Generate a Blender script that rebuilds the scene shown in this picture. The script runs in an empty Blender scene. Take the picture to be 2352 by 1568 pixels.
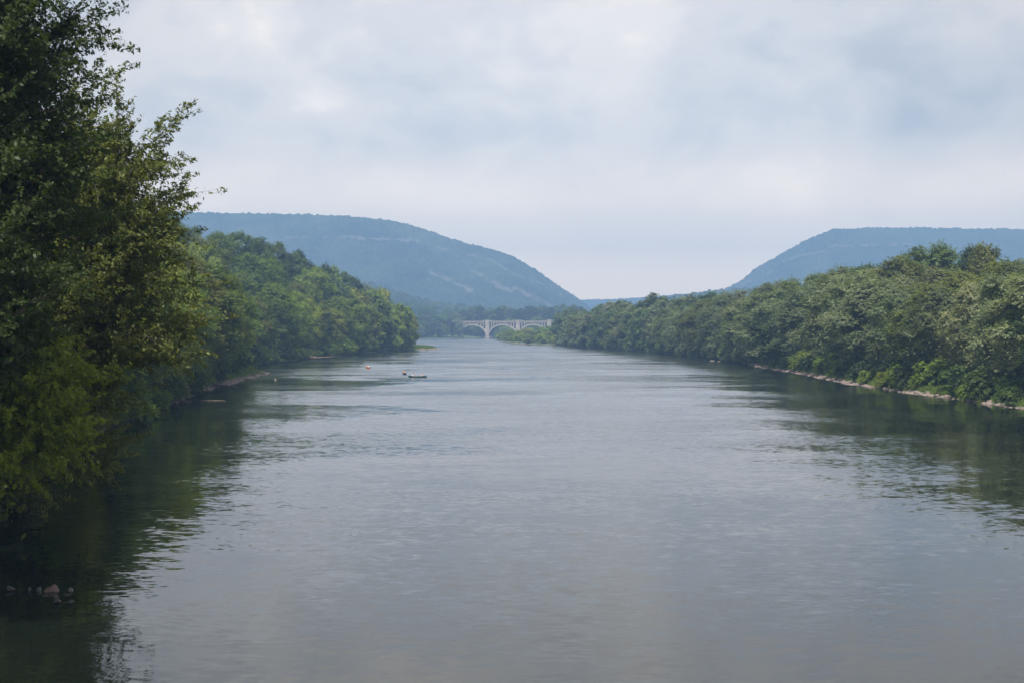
import bpy, math, random
import numpy as np
from mathutils import Vector
R = math.radians
scene = bpy.context.scene
col = scene.collection
# ------------------------------------------------------------------ camera, sky, sun, exposure
CAM_H = 12.8
cam_d = bpy.data.cameras.new("camera"); cam = bpy.data.objects.new("camera", cam_d); col.objects.link(cam)
cam.location = (0, 0, CAM_H)
cam_d.lens = 50; cam_d.sensor_width = 36; cam_d.clip_end = 30000; cam_d.clip_start = 0.5
cam.rotation_euler = (R(90) - math.atan(28 / 3267), 0, 0)
cam_d.dof.use_dof = True; cam_d.dof.focus_distance = 900; cam_d.dof.aperture_fstop = 1.8
scene.camera = cam
F = 3267.0                                      # focal length in units of a 2352 px wide frame, horizon at row 756
SUN_EL, SUN_AZ = R(57), R(-168)                 # azimuth from the view direction, negative = left
sd = bpy.data.lights.new("sun", 'SUN'); sun = bpy.data.objects.new("sun", sd); col.objects.link(sun)
sd.energy = 4.5; sd.angle = R(0.9); sd.color = (1.0, 0.95, 0.86)
sv = Vector((math.sin(SUN_AZ) * math.cos(SUN_EL), math.cos(SUN_AZ) * math.cos(SUN_EL), math.sin(SUN_EL)))
sun.rotation_euler = (-sv).to_track_quat('-Z', 'Y').to_euler()
scene.view_settings.view_transform = 'Standard'; scene.view_settings.look = 'None'
scene.view_settings.exposure = 0.6; scene.view_settings.gamma = 1
cy = scene.cycles
cy.use_denoising = True
cy.max_bounces = 6; cy.diffuse_bounces = 3; cy.glossy_bounces = 3; cy.transmission_bounces = 3
cy.transparent_max_bounces = 8; cy.volume_bounces = 0
cy.sample_clamp_indirect = 4.0
cy.use_adaptive_sampling = True; cy.adaptive_threshold = 0.02

def N(nt, t, **kw):
    n = nt.nodes.new(t)
    for k, v in kw.items():
        if k.startswith('i_'):
            n.inputs[k[2:].replace('_', ' ')].default_value = v
        else: setattr(n, k, v)
    return n
def L(nt, a, b): nt.links.new(a, b)
def mathn(nt, op, a, b=None, c=None, clamp=False):
    n = nt.nodes.new('ShaderNodeMath'); n.operation = op; n.use_clamp = clamp
    for i, v in enumerate((a, b, c)):
        if v is None: continue
        if isinstance(v, (int, float)): n.inputs[i].default_value = v
        else: nt.links.new(v, n.inputs[i])
    return n.outputs[0]
def ramp(nt, fac, stops, interp='LINEAR'):
    n = nt.nodes.new('ShaderNodeValToRGB'); n.color_ramp.interpolation = interp
    e = n.color_ramp.elements
    while len(e) < len(stops): e.new(0.5)
    for el, (p, c) in zip(e, stops):
        el.position = p; el.color = (*c, 1) if len(c) == 3 else c
    nt.links.new(fac, n.inputs[0]); return n.outputs[0]
def mixc(nt, fac, a, b, mode='MIX'):
    n = nt.nodes.new('ShaderNodeMix'); n.data_type = 'RGBA'; n.blend_type = mode
    for s, v in ((n.inputs[0], fac), (n.inputs[6], a), (n.inputs[7], b)):
        if isinstance(v, (int, float)): s.default_value = v
        elif isinstance(v, tuple): s.default_value = (*v, 1) if len(v) == 3 else v
        else: nt.links.new(v, s)
    return n.outputs[2]

w = bpy.data.worlds.new("World"); scene.world = w; w.use_nodes = True
nt = w.node_tree; nt.nodes.clear()
sky = N(nt, 'ShaderNodeTexSky', sky_type='NISHITA', sun_disc=False, sun_elevation=SUN_EL, sun_rotation=SUN_AZ)
sky.air_density = 1.2; sky.dust_density = 2.5
bg = N(nt, 'ShaderNodeBackground'); bg.inputs[1].default_value = 0.15
out = N(nt, 'ShaderNodeOutputWorld')
tc = N(nt, 'ShaderNodeTexCoord')
sep = N(nt, 'ShaderNodeSeparateXYZ'); L(nt, tc.outputs['Generated'], sep.inputs[0])
mp = N(nt, 'ShaderNodeMapping'); L(nt, tc.outputs['Generated'], mp.inputs[0]); mp.inputs['Scale'].default_value = (1, 1, 1.5)
mp.inputs['Location'].default_value = (0.37, 0.1, 0.21)
n1 = N(nt, 'ShaderNodeTexNoise', i_Scale=7.5, i_Detail=7.0, i_Roughness=0.55, i_Distortion=0.3); L(nt, mp.outputs[0], n1.inputs['Vector'])
n2 = N(nt, 'ShaderNodeTexNoise', i_Scale=21.0, i_Detail=5.0, i_Roughness=0.5, i_Distortion=0.2); L(nt, mp.outputs[0], n2.inputs['Vector'])
cl = mathn(nt, 'ADD', mathn(nt, 'MULTIPLY', n1.outputs[0], 0.72), mathn(nt, 'MULTIPLY', n2.outputs[0], 0.28))
# the cloud sheet: grey-blue undersides, brighter cream where it is thin
cloud = ramp(nt, cl, [(0.34, (3.2, 3.1, 3.0)), (0.45, (4.2, 3.9, 3.55)), (0.54, (4.95, 4.45, 3.85)), (0.68, (6.4, 5.55, 4.55))], 'EASE')
# sheet brightness by height; bright band above the frame added to lift the water
low = ramp(nt, sep.outputs[2], [(0.0, (1.02, 1.06, 1.12)), (0.09, (1.05, 1.06, 1.08)), (0.17, (1.10, 1.10, 1.10)), (0.23, (1.08, 1.08, 1.10)), (0.33, (1.25, 1.25, 1.27)), (0.5, (1.0, 1.0, 1.03)), (1.0, (0.9, 0.9, 0.92))])
cloud2 = mixc(nt, 1.0, cloud, low, 'MULTIPLY')
side = ramp(nt, mathn(nt, 'ABSOLUTE', sep.outputs[0]), [(0.0, (1, 1, 1)), (0.17, (0.95, 0.95, 0.95)), (0.36, (0.74, 0.735, 0.74)), (1.0, (0.72, 0.72, 0.72))])  # dims the sky toward both sides in place of lens vignetting
cloud3 = mixc(nt, 1.0, cloud2, side, 'MULTIPLY')
# near the horizon the clouds dissolve into even milky air
hz = ramp(nt, sep.outputs[2], [(0.0, (0.95,) * 3), (0.035, (0.85,) * 3), (0.08, (0.35,) * 3), (0.14, (0, 0, 0))], 'EASE')
cloud4 = mixc(nt, hz, cloud3, (17.0, 12.7, 7.7))
fin = mixc(nt, 0.88, sky.outputs[0], cloud4)
L(nt, fin, bg.inputs[0]); L(nt, bg.outputs[0], out.inputs[0])

# ------------------------------------------------------------------ helpers
def tag(o, label=None, cat=None, group=None, kind=None):
    if label: o['label'] = label
    if cat: o['category'] = cat
    if group: o['group'] = group
    if kind: o['kind'] = kind
    return o
def empty(name, loc=(0, 0, 0), rz=0.0):
    o = bpy.data.objects.new(name, None); col.objects.link(o); o.location = loc; o.rotation_euler = (0, 0, rz); return o
def mesh_np(name, V, Fq, mat=None, rnd=None, smooth=False, attrs=None):
    """V (n,3), Fq (m,k) all faces of k corners"""
    V = np.asarray(V, dtype=np.float32); Fq = np.asarray(Fq, dtype=np.int32)
    me = bpy.data.meshes.new(name)
    me.vertices.add(len(V)); me.vertices.foreach_set('co', V.ravel())
    m, k = Fq.shape
    me.loops.add(m * k); me.loops.foreach_set('vertex_index', Fq.ravel())
    me.polygons.add(m); me.polygons.foreach_set('loop_start', np.arange(0, m * k, k, dtype=np.int32))
    try: me.polygons.foreach_set('loop_total', np.full(m, k, dtype=np.int32))
    except Exception: pass
    if smooth: me.polygons.foreach_set('use_smooth', np.ones(m, dtype=bool))
    if rnd is not None:
        a = me.attributes.new('rnd', 'FLOAT', 'POINT'); a.data.foreach_set('value', np.asarray(rnd, dtype=np.float32))
    for nm, arr in (attrs or {}).items():
        a = me.attributes.new(nm, 'FLOAT', 'POINT'); a.data.foreach_set('value', np.asarray(arr, dtype=np.float32))
    me.update(calc_edges=True)
    if mat: me.materials.append(mat)
    return me
def link(name, me, parent=None, loc=None):
    o = bpy.data.objects.new(name, me); col.objects.link(o)
    if parent: o.parent = parent
    if loc: o.location = loc
    return o
class MB:
    """collects boxes, prisms and tubes into one quad mesh"""
    def __init__(s): s.v = []; s.f = []
    def quadbox(s, c8):
        b = len(s.v); s.v += [tuple(c) for c in c8]
        for q in ((0, 3, 2, 1), (4, 5, 6, 7), (0, 1, 5, 4), (1, 2, 6, 5), (2, 3, 7, 6), (3, 0, 4, 7)): s.f.append(tuple(b + i for i in q))
    def box(s, x0, x1, y0, y1, z0, z1):
        s.quadbox([(x0, y0, z0), (x1, y0, z0), (x1, y1, z0), (x0, y1, z0), (x0, y0, z1), (x1, y0, z1), (x1, y1, z1), (x0, y1, z1)])
    def prism(s, q, y0, y1):            # q: four (x,z) corners, counter-clockwise seen from -y
        s.quadbox([(p[0], y0, p[1]) for p in (q[0], q[1])] + [(p[0], y1, p[1]) for p in (q[1], q[0])] +
                  [(p[0], y0, p[1]) for p in (q[3], q[2])] + [(p[0], y1, p[1]) for p in (q[2], q[3])])
    def tube(s, pts, rad, n=7, cap=True):
        pts = [Vector(p) for p in pts]; b = len(s.v)
        for i, p in enumerate(pts):
            d = (pts[min(i + 1, len(pts) - 1)] - pts[max(i - 1, 0)]).normalized()
            a = d.cross(Vector((0.31, 0.2, 0.93))).normalized() if abs(d.z) < 0.9 else d.cross(Vector((1, 0.1, 0))).normalized()
            c = d.cross(a)
            for k in range(n):
                t = 2 * math.pi * k / n
                s.v.append(tuple(p + (a * math.cos(t) + c * math.sin(t)) * rad[i]))
        for i in range(len(pts) - 1):
            for k in range(n):
                k2 = (k + 1) % n
                s.f.append((b + i * n + k, b + i * n + k2, b + (i + 1) * n + k2, b + (i + 1) * n + k))
        if cap:
            for i, o in ((0, 0), (len(pts) - 1, 1)):
                c = len(s.v); s.v.append(tuple(pts[i]))
                for k in range(n):
                    k2 = (k + 1) % n; q = (b + i * n + k, b + i * n + k2)
                    s.f.append((q[0], q[1], c, c) if o else (q[1], q[0], c, c))
    def build(s, name, mat, parent=None, smooth=False):
        me = bpy.data.meshes.new(name)
        me.from_pydata(s.v, [], [tuple(dict.fromkeys(f)) for f in s.f]); me.materials.append(mat)
        if smooth:
            me.polygons.foreach_set('use_smooth', [True] * len(me.polygons))
        me.update(); return link(name, me, parent)

_tab = np.random.RandomState(5).rand(256, 256)
def vnoise(x, y):
    x = np.asarray(x, float); y = np.asarray(y, float)
    xi = np.floor(x).astype(int); yi = np.floor(y).astype(int); fx = x - xi; fy = y - yi
    fx = fx * fx * (3 - 2 * fx); fy = fy * fy * (3 - 2 * fy)
    g = lambda a, b: _tab[a & 255, b & 255]
    return (g(xi, yi) * (1 - fx) * (1 - fy) + g(xi + 1, yi) * fx * (1 - fy) + g(xi, yi + 1) * (1 - fx) * fy + g(xi + 1, yi + 1) * fx * fy)
def fbm(x, y, o=4):
    r = 0; a = 0.5
    for i in range(o):
        r = r + a * vnoise(x * 2 ** i + 17.3 * i, y * 2 ** i + 9.1 * i); a *= 0.5
    return r / (1 - 0.5 ** o)
def sstep(a, b, x):
    t = np.clip((np.asarray(x, float) - a) / (b - a), 0, 1); return t * t * (3 - 2 * t)
def at(px, py, z=0.0):                           # a photo measurement (2352-wide frame) of a point at height z -> world x, y
    d = (CAM_H - z) * F / (py - 756.0); return ((px - 1176) / F * d, d)

# ------------------------------------------------------------------ materials
def newmat(name):
    m = bpy.data.materials.new(name); m.use_nodes = True; m.node_tree.nodes.clear(); return m, m.node_tree
def simple(name, rgb, rough=0.7, nscale=6.0, namp=0.25, bump=0.0, rgb2=None, metallic=0.0):
    m, nt = newmat(name)
    o = N(nt, 'ShaderNodeOutputMaterial'); p = N(nt, 'ShaderNodeBsdfPrincipled')
    t = N(nt, 'ShaderNodeTexCoord'); n = N(nt, 'ShaderNodeTexNoise', i_Scale=nscale, i_Detail=6.0, i_Roughness=0.6)
    L(nt, t.outputs['Object'], n.inputs['Vector'])
    a = tuple(c * (1 - namp) for c in rgb); b = rgb2 or tuple(min(1, c * (1 + namp)) for c in rgb)
    L(nt, ramp(nt, n.outputs[0], [(0.3, a), (0.7, b)]), p.inputs['Base Color'])
    p.inputs['Roughness'].default_value = rough; p.inputs['Metallic'].default_value = metallic
    if bump:
        bn = N(nt, 'ShaderNodeBump'); bn.inputs['Strength'].default_value = bump; L(nt, n.outputs[0], bn.inputs['Height']); L(nt, bn.outputs[0], p.inputs['Normal'])
    L(nt, p.outputs[0], o.inputs[0]); return m

def leaf_material(name, trans=0.40, gloss=0.015, rough=0.5):
    m, nt = newmat(name)
    o = N(nt, 'ShaderNodeOutputMaterial'); oi = N(nt, 'ShaderNodeObjectInfo')
    at_ = N(nt, 'ShaderNodeAttribute', attribute_name='rnd')
    t = N(nt, 'ShaderNodeTexCoord'); n = N(nt, 'ShaderNodeTexNoise', i_Scale=0.35, i_Detail=2.0)
    L(nt, t.outputs['Object'], n.inputs['Vector'])
    f = mathn(nt, 'ADD', mathn(nt, 'MULTIPLY', at_.outputs['Fac'], 0.38), mathn(nt, 'MULTIPLY', n.outputs[0], 1.15))
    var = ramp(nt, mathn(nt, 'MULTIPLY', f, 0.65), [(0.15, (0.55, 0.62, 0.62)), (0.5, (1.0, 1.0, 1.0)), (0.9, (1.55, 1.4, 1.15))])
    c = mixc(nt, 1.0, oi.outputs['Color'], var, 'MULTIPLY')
    d = N(nt, 'ShaderNodeBsdfDiffuse'); L(nt, c, d.inputs[0])
    tr = N(nt, 'ShaderNodeBsdfTranslucent'); L(nt, mixc(nt, 1.0, c, (1.25, 1.35, 0.7), 'MULTIPLY'), tr.inputs[0])
    g = N(nt, 'ShaderNodeBsdfGlossy'); g.inputs['Roughness'].default_value = rough; g.inputs[0].default_value = (0.9, 0.95, 1, 1)
    m1 = N(nt, 'ShaderNodeMixShader'); m1.inputs[0].default_value = trans; L(nt, d.outputs[0], m1.inputs[1]); L(nt, tr.outputs[0], m1.inputs[2])
    m2 = N(nt, 'ShaderNodeMixShader'); m2.inputs[0].default_value = gloss; L(nt, m1.outputs[0], m2.inputs[1]); L(nt, g.outputs[0], m2.inputs[2])
    L(nt, m2.outputs[0], o.inputs[0]); return m
M_LEAF = leaf_material("leaves")
M_BARK = simple("bark", (0.10, 0.085, 0.07), 0.9, 3.0, 0.4, 0.6)
M_CONC = simple("weathered_concrete", (0.32, 0.275, 0.235), 0.9, 0.35, 0.35, 0.3, (0.46, 0.40, 0.345))
M_CONC2 = simple("stained_concrete", (0.24, 0.20, 0.175), 0.9, 0.5, 0.4, 0.3)
M_ROCK = simple("river_rock", (0.20, 0.16, 0.138), 0.8, 2.5, 0.35, 0.6)
M_DARKROCK = simple("wet_shade_rock", (0.035, 0.034, 0.032), 0.35, 3.0, 0.4, 0.6)  # near-left vignette dimness is put into this dark colour
M_WOOD = simple("driftwood", (0.11, 0.08, 0.065), 0.9, 4.0, 0.35, 0.6)

def ground_material():
    m, nt = newmat("bank_ground")
    o = N(nt, 'ShaderNodeOutputMaterial'); p = N(nt, 'ShaderNodeBsdfPrincipled'); p.inputs['Roughness'].default_value = 0.95
    g = N(nt, 'ShaderNodeNewGeometry'); s = N(nt, 'ShaderNodeSeparateXYZ'); L(nt, g.outputs['Position'], s.inputs[0])
    n1 = N(nt, 'ShaderNodeTexNoise', i_Scale=0.22, i_Detail=6.0, i_Roughness=0.65); L(nt, g.outputs['Position'], n1.inputs['Vector'])
    n2 = N(nt, 'ShaderNodeTexVoronoi', i_Scale=2.2); L(nt, g.outputs['Position'], n2.inputs['Vector'])
    gravel = ramp(nt, n2.outputs['Color'], [(0.1, (0.06, 0.05, 0.04)), (0.55, (0.14, 0.115, 0.10)), (0.95, (0.30, 0.25, 0.225))])
    grass = ramp(nt, n1.outputs[0], [(0.3, (0.03, 0.05, 0.015)), (0.55, (0.07, 0.12, 0.025)), (0.75, (0.10, 0.15, 0.03))])
    lev = mathn(nt, 'ADD', s.outputs[2], mathn(nt, 'MULTIPLY', mathn(nt, 'SUBTRACT', n1.outputs[0], 0.47), 2.4))
    f = ramp(nt, lev, [(0.22, (0, 0, 0)), (0.42, (1, 1, 1))])
    L(nt, mixc(nt, f, gravel, grass), p.inputs['Base Color'])
    b = N(nt, 'ShaderNodeBump'); b.inputs['Strength'].default_value = 0.7; b.inputs['Distance'].default_value = 0.2
    L(nt, n2.outputs['Distance'], b.inputs['Height']); L(nt, b.outputs[0], p.inputs['Normal'])
    L(nt, p.outputs[0], o.inputs[0]); return m
M_GROUND = ground_material()

def hill_material():
    m, nt = newmat("forested_hillside")
    o = N(nt, 'ShaderNodeOutputMaterial'); p = N(nt, 'ShaderNodeBsdfDiffuse')
    g = N(nt, 'ShaderNodeNewGeometry')
    a = N(nt, 'ShaderNodeAttribute', attribute_name='rock'); r = N(nt, 'ShaderNodeAttribute', attribute_name='rnd')
    n1 = N(nt, 'ShaderNodeTexNoise', i_Scale=0.02, i_Detail=5.0); L(nt, g.outputs['Position'], n1.inputs['Vector'])
    n3 = N(nt, 'ShaderNodeTexNoise', i_Scale=0.0045, i_Detail=5.0, i_Roughness=0.6); L(nt, g.outputs['Position'], n3.inputs['Vector'])
    f = mathn(nt, 'ADD', mathn(nt, 'MULTIPLY', r.outputs['Fac'], 0.4), mathn(nt, 'ADD', mathn(nt, 'MULTIPLY', n1.outputs[0], 0.35), mathn(nt, 'MULTIPLY', mathn(nt, 'SUBTRACT', n3.outputs[0], 0.4), 1.3)))
    c = ramp(nt, f, [(0.2, (0.012, 0.022, 0.018)), (0.5, (0.028, 0.046, 0.026)), (0.85, (0.062, 0.078, 0.04))])
    L(nt, mixc(nt, a.outputs['Fac'], c, (0.26, 0.225, 0.21)), p.inputs[0])
    L(nt, p.outputs[0], o.inputs[0]); return m
M_HILL = hill_material()

def water_material():
    m, nt = newmat("river_water")
    o = N(nt, 'ShaderNodeOutputMaterial'); p = N(nt, 'ShaderNodeBsdfPrincipled')
    p.inputs['Base Color'].default_value = (0.006, 0.009, 0.006, 1); p.inputs['IOR'].default_value = 1.40
    g = N(nt, 'ShaderNodeNewGeometry')
    def noise(scale, sx, sy, det=3.0, rough=0.55, dist=0.0, out=0, off=0.0):
        mp = N(nt, 'ShaderNodeMapping'); mp.inputs['Scale'].default_value = (sx, sy, 1); mp.inputs['Location'].default_value = (off, off * 0.7, off); L(nt, g.outputs['Position'], mp.inputs[0])
        n = N(nt, 'ShaderNodeTexNoise', i_Scale=scale, i_Detail=det, i_Roughness=rough, i_Distortion=dist); L(nt, mp.outputs[0], n.inputs['Vector']); return n.outputs[out]
    patch = noise(0.05, 0.5, 0.85, 4.0, 0.6, 0.3)           # where breeze and current ruffle the surface
    patch2 = noise(0.016, 0.6, 1.0, 3.0, 0.5, 0.2, 0, 7.0)
    patch2b = noise(0.03, 0.5, 0.8, 4.0, 0.6, 0.6, 0, 11.0)
    pm = mathn(nt, 'MULTIPLY', ramp(nt, patch, [(0.42, (0.45,) * 3), (0.60, (1.0,) * 3)]), ramp(nt, patch2, [(0.40, (0.6,) * 3), (0.58, (1.0,) * 3)]))
    sp = N(nt, 'ShaderNodeSeparateXYZ'); L(nt, g.outputs['Position'], sp.inputs[0])
    riffle = N(nt, 'ShaderNodeMapRange', i_From_Min=60.0, i_From_Max=300.0, i_To_Min=0.7, i_To_Max=1.0); L(nt, sp.outputs[1], riffle.inputs[0])
    def slope(o_, a):          # surface slope from a noise colour, centred on level water
        v = N(nt, 'ShaderNodeVectorMath', operation='SUBTRACT'); L(nt, o_, v.inputs[0]); v.inputs[1].default_value = (0.5, 0.5, 0.5)
        q = N(nt, 'ShaderNodeVectorMath', operation='MULTIPLY'); L(nt, v.outputs[0], q.inputs[0]); q.inputs[1].default_value = (a * 0.6, a, 0); return q.outputs[0]
    def vadd(x_, y_):
        v = N(nt, 'ShaderNodeVectorMath', operation='ADD'); L(nt, x_, v.inputs[0]); L(nt, y_, v.inputs[1]); return v.outputs[0]
    tot = vadd(vadd(slope(noise(2.6, 0.55, 1.0, 2.0, out=1), 0.23), slope(noise(0.75, 0.55, 1.0, 2.0, out=1, off=3.0), 0.12)), slope(noise(0.14, 0.7, 1.0, 2.0, out=1, off=5.0), 0.05))
    sc = N(nt, 'ShaderNodeVectorMath', operation='SCALE'); L(nt, tot, sc.inputs[0]); L(nt, mathn(nt, 'MULTIPLY', pm, riffle.outputs[0]), sc.inputs['Scale'])
    # riffled water upstream: short steep faces look down the river
    bias = mathn(nt, 'MULTIPLY', ramp(nt, mathn(nt, 'DIVIDE', sp.outputs[1], 1000.0), [(0.05, (0.004,) * 3), (0.14, (0.014,) * 3), (0.24, (0.034,) * 3), (0.38, (0.046,) * 3), (0.7, (0.055,) * 3), (1.0, (0.06,) * 3)]),
                 ramp(nt, patch2b, [(0.43, (0.12,) * 3), (0.53, (1.0,) * 3)]))
    cmb = N(nt, 'ShaderNodeCombineXYZ'); L(nt, mathn(nt, 'MULTIPLY', bias, -1.0), cmb.inputs[1]); cmb.inputs[2].default_value = 1.0; lean = cmb.outputs[0]
    nn = N(nt, 'ShaderNodeVectorMath', operation='ADD'); L(nt, sc.outputs[0], nn.inputs[0]); L(nt, lean, nn.inputs[1])
    no = N(nt, 'ShaderNodeVectorMath', operation='NORMALIZE'); L(nt, nn.outputs[0], no.inputs[0]); L(nt, no.outputs[0], p.inputs['Normal'])
    # wavelets too small to resolve further upstream, where the current breaks into riffles
    rr = ramp(nt, mathn(nt, 'DIVIDE', sp.outputs[1], 1000.0), [(0.05, (0.03,) * 3), (0.12, (0.06,) * 3), (0.28, (0.14,) * 3), (0.6, (0.2,) * 3), (1.0, (0.22,) * 3)])
    L(nt, mathn(nt, 'MULTIPLY', rr, ramp(nt, pm, [(0.3, (0.35,) * 3), (0.75, (1.0,) * 3)])), p.inputs['Roughness'])
    L(nt, p.outputs[0], o.inputs[0]); return m
M_WATER = water_material()

# ------------------------------------------------------------------ river outline, ground, water
SHORE_L = [(-16, -80), (-17, 0), (-20, 30), (-23, 50), (-27.5, 72), (-35, 95), (-43, 120), (-52, 180), (-58.5, 245), (-65, 303), (-66, 318),
           (-69, 360), (-71, 412), (-74, 416), (-84, 424), (-93, 500), (-89, 610), (-82, 700), (-75, 800), (-66, 868), (-46, 884), (-47, 897),
           (-66, 915), (-72, 1000), (-90, 1100), (-130, 1250), (-170, 1500), (-165, 1850), (-128, 1985), (-82, 2035), (-58, 2080)]
SHORE_FAR = [(-45, 2118), (-12, 2110), (-8, 1960)]
SHORE_R = [(-18, 1700), (-8, 1450), (2, 1275), (13, 1208), (38, 1160), (62, 909), (78, 804), (86, 653), (89, 565), (84, 480), (83.5, 402),
           (79.5, 337), (80, 297), (82, 263), (83, 231), (86, 160), (88, 80), (92, 0), (96, -80)]
RIVER = np.array(SHORE_L + SHORE_FAR + SHORE_R, float)
def shore_dist(X, Y):
    """signed distance to the river outline, negative in the water"""
    X = np.asarray(X, float); Y = np.asarray(Y, float)
    best = np.full(X.shape, 1e18); ins = np.zeros(X.shape, bool)
    P = RIVER; n = len(P)
    for i in range(n):
        a = P[i]; b = P[(i + 1) % n]; ab = b - a
        t = np.clip(((X - a[0]) * ab[0] + (Y - a[1]) * ab[1]) / (ab @ ab), 0, 1)
        d = (X - a[0] - t * ab[0]) ** 2 + (Y - a[1] - t * ab[1]) ** 2
        best = np.minimum(best, d)
        c = ((a[1] > Y) != (b[1] > Y)); xx = a[0] + (Y - a[1]) * ab[0] / (ab[1] if ab[1] else 1e-9)
        ins ^= c & (X < xx)
    d = np.sqrt(best); return np.where(ins, -d, d)
def ground_h(X, Y):
    X = np.asarray(X, float); Y = np.asarray(Y, float)
    d = shore_dist(X, Y) + (fbm(X / 7.0, Y / 9.0, 3) - 0.5) * 3.2 * sstep(2600, 2300, Y)
    h = np.where(d < 0, np.maximum(d * 0.22, -2.5), np.minimum(d, 3) * 0.34 + np.clip(d - 3, 0, 8) * 0.12 + np.clip(d - 11, 0, 60) * 0.04)
    bluff = 25 * sstep(88, 128, -X + (Y - 600) * 0.02) * sstep(430, 560, Y) * (1 - sstep(950, 1250, Y))
    bluff = bluff + 9 * sstep(85, 130, -X) * sstep(150, 300, Y) * (1 - sstep(430, 560, Y))
    farb = 20 * sstep(2105, 2240, Y) + 16 * sstep(-100, -200, X) * sstep(1600, 1900, Y)
    rise = sstep(0, 40, d) * (bluff + farb)
    return h + rise + sstep(20, 60, d) * fbm(X / 60, Y / 60, 2) * 2 - 0.4 * sstep(0, -3, d)
def grid(xs, ys, hf):
    X, Y = np.meshgrid(xs, ys); Z = hf(X, Y); V = np.stack([X, Y, Z], -1).reshape(-1, 3)
    nx, ny = len(xs), len(ys); i = np.arange(nx * ny).reshape(ny, nx)
    Q = np.stack([i[:-1, :-1], i[:-1, 1:], i[1:, 1:], i[1:, :-1]], -1).reshape(-1, 4)
    return V, Q
xs = np.concatenate([np.linspace(-9000, -600, 12), np.linspace(-560, -200, 14), np.arange(-190, -100, 5.0), np.arange(-100, 100, 1.5), np.arange(100, 200, 5.0), np.linspace(210, 600, 14), np.linspace(650, 9000, 12)])
ys = np.concatenate([np.linspace(-1500, -120, 6), np.arange(-100, 30, 8.0), np.arange(30, 500, 2.0), np.arange(500, 1320, 3.0), np.arange(1320, 2200, 6.0), np.linspace(2210, 3000, 20), np.linspace(3100, 9000, 12)])
V, Q = grid(xs, ys, ground_h)
g = link('ground', mesh_np('ground', V, Q, M_GROUND, smooth=True)); tag(g, kind='structure')
xs = np.linspace(-260, 260, 60); ys = np.linspace(-100, 2160, 200)
V, Q = grid(xs, ys, lambda X, Y: X * 0.0)
wt = link('river', mesh_np('river', V, Q, M_WATER)); tag(wt, kind='structure')

# ------------------------------------------------------------------ hills with a canopy of crowns
def domes(X, Y, cell, rmin, rmax, hgt, seed=0):
    """treetops over a slope: height of the highest of many rounded crowns, and a random value per crown"""
    ci = np.floor(X / cell).astype(int); cj = np.floor(Y / cell).astype(int)
    best = np.zeros(X.shape); rv = np.zeros(X.shape)
    tab = np.random.RandomState(100 + seed).rand(5, 512, 512)
    for di in (-1, 0, 1):
        for dj in (-1, 0, 1):
            a = (ci + di) & 511; b = (cj + dj) & 511
            cx = (ci + di + tab[0][a, b]) * cell; cyy = (cj + dj + tab[1][a, b]) * cell
            r = rmin + (rmax - rmin) * tab[2][a, b]
            d2 = ((X - cx) ** 2 + (Y - cyy) ** 2) / r ** 2
            h = hgt * (0.4 + 1.15 * tab[3][a, b] ** 1.6) * np.sqrt(np.clip(1 - d2, 0, 1))
            u = h > best; best = np.where(u, h, best); rv = np.where(u, tab[4][a, b], rv)
    return best, rv
def hill(name, label_profile, Yr, Ytoe, dx, dv, canopy, rocks=(), power=1.35, gully=22, x_lo=None, x_hi=None, back=500, seed=0, base=0.0, cell=8.0):
    px = np.array([p[0] for p in label_profile], float); py = np.array([p[1] for p in label_profile], float)
    X0 = (px - 1176) / F * Yr; H0 = CAM_H + (756 - py) / F * Yr
    xs = np.arange(X0[0] if x_lo is None else x_lo, X0[-1] if x_hi is None else x_hi, dx)
    H = np.interp(xs, X0, H0) - canopy * 0.9
    nv = int(abs(Yr - Ytoe) / dv); vs = np.concatenate([np.linspace(0, 1, nv), np.linspace(1.02, 1.5, 12)])
    Xg, Vg = np.meshgrid(xs, vs); Yg = np.where(Vg <= 1, Ytoe + (Yr - Ytoe) * Vg, Yr + (Vg - 1) * 2 * back)
    Hg = np.tile(H, (len(vs), 1))
    s = np.where(Vg <= 1, np.clip(Vg, 0, 1) ** power, 1 - (Vg - 1) * 1.2)
    gl = (fbm(Xg / 170 + 3, Yg / 420 + 3, 4) - 0.5) * gully * 4 * np.clip(Vg * (1 - Vg) * 4, 0, 1) * np.clip(Hg / 150, 0, 1)
    Z = base * (1 - s) + (Hg) * s + gl
    dm, rv = domes(Xg, Yg, cell, cell * 0.62, cell * 0.95, canopy, seed)
    PX = 1176 + Xg / Yg * F; PY = 756 - (Z - CAM_H) / Yg * F
    rock = np.zeros(Z.shape)
    for (x0, y0, x1, y1, wd, st) in rocks:          # a band of bare rock between two photo measurements
        ax, ay = x1 - x0, y1 - y0; ln2 = ax * ax + ay * ay
        t = np.clip(((PX - x0) * ax + (PY - y0) * ay) / ln2, 0, 1)
        dd = np.hypot(PX - x0 - t * ax, PY - y0 - t * ay) / wd
        n = fbm(Xg / 22 + seed, Yg / 30, 4)
        rock = np.maximum(rock, sstep(0.48, 0.74, (n - 0.5) * 1.5 + 0.95 - dd * 0.62 + (st - 1)))
    Z = Z + dm * (1 - rock * 0.8)
    Vt = np.stack([Xg, Yg, Z], -1).reshape(-1, 3); ny, nx = Z.shape; i = np.arange(nx * ny).reshape(ny, nx)
    Qd = np.stack([i[:-1, :-1], i[:-1, 1:], i[1:, 1:], i[1:, :-1]], -1).reshape(-1, 4)
    o = link(name, mesh_np(name, Vt, Qd, M_HILL, rnd=rv.ravel(), smooth=True, attrs={'rock': (rock * 0.36).ravel()}))
    return tag(o, kind='structure')
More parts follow.
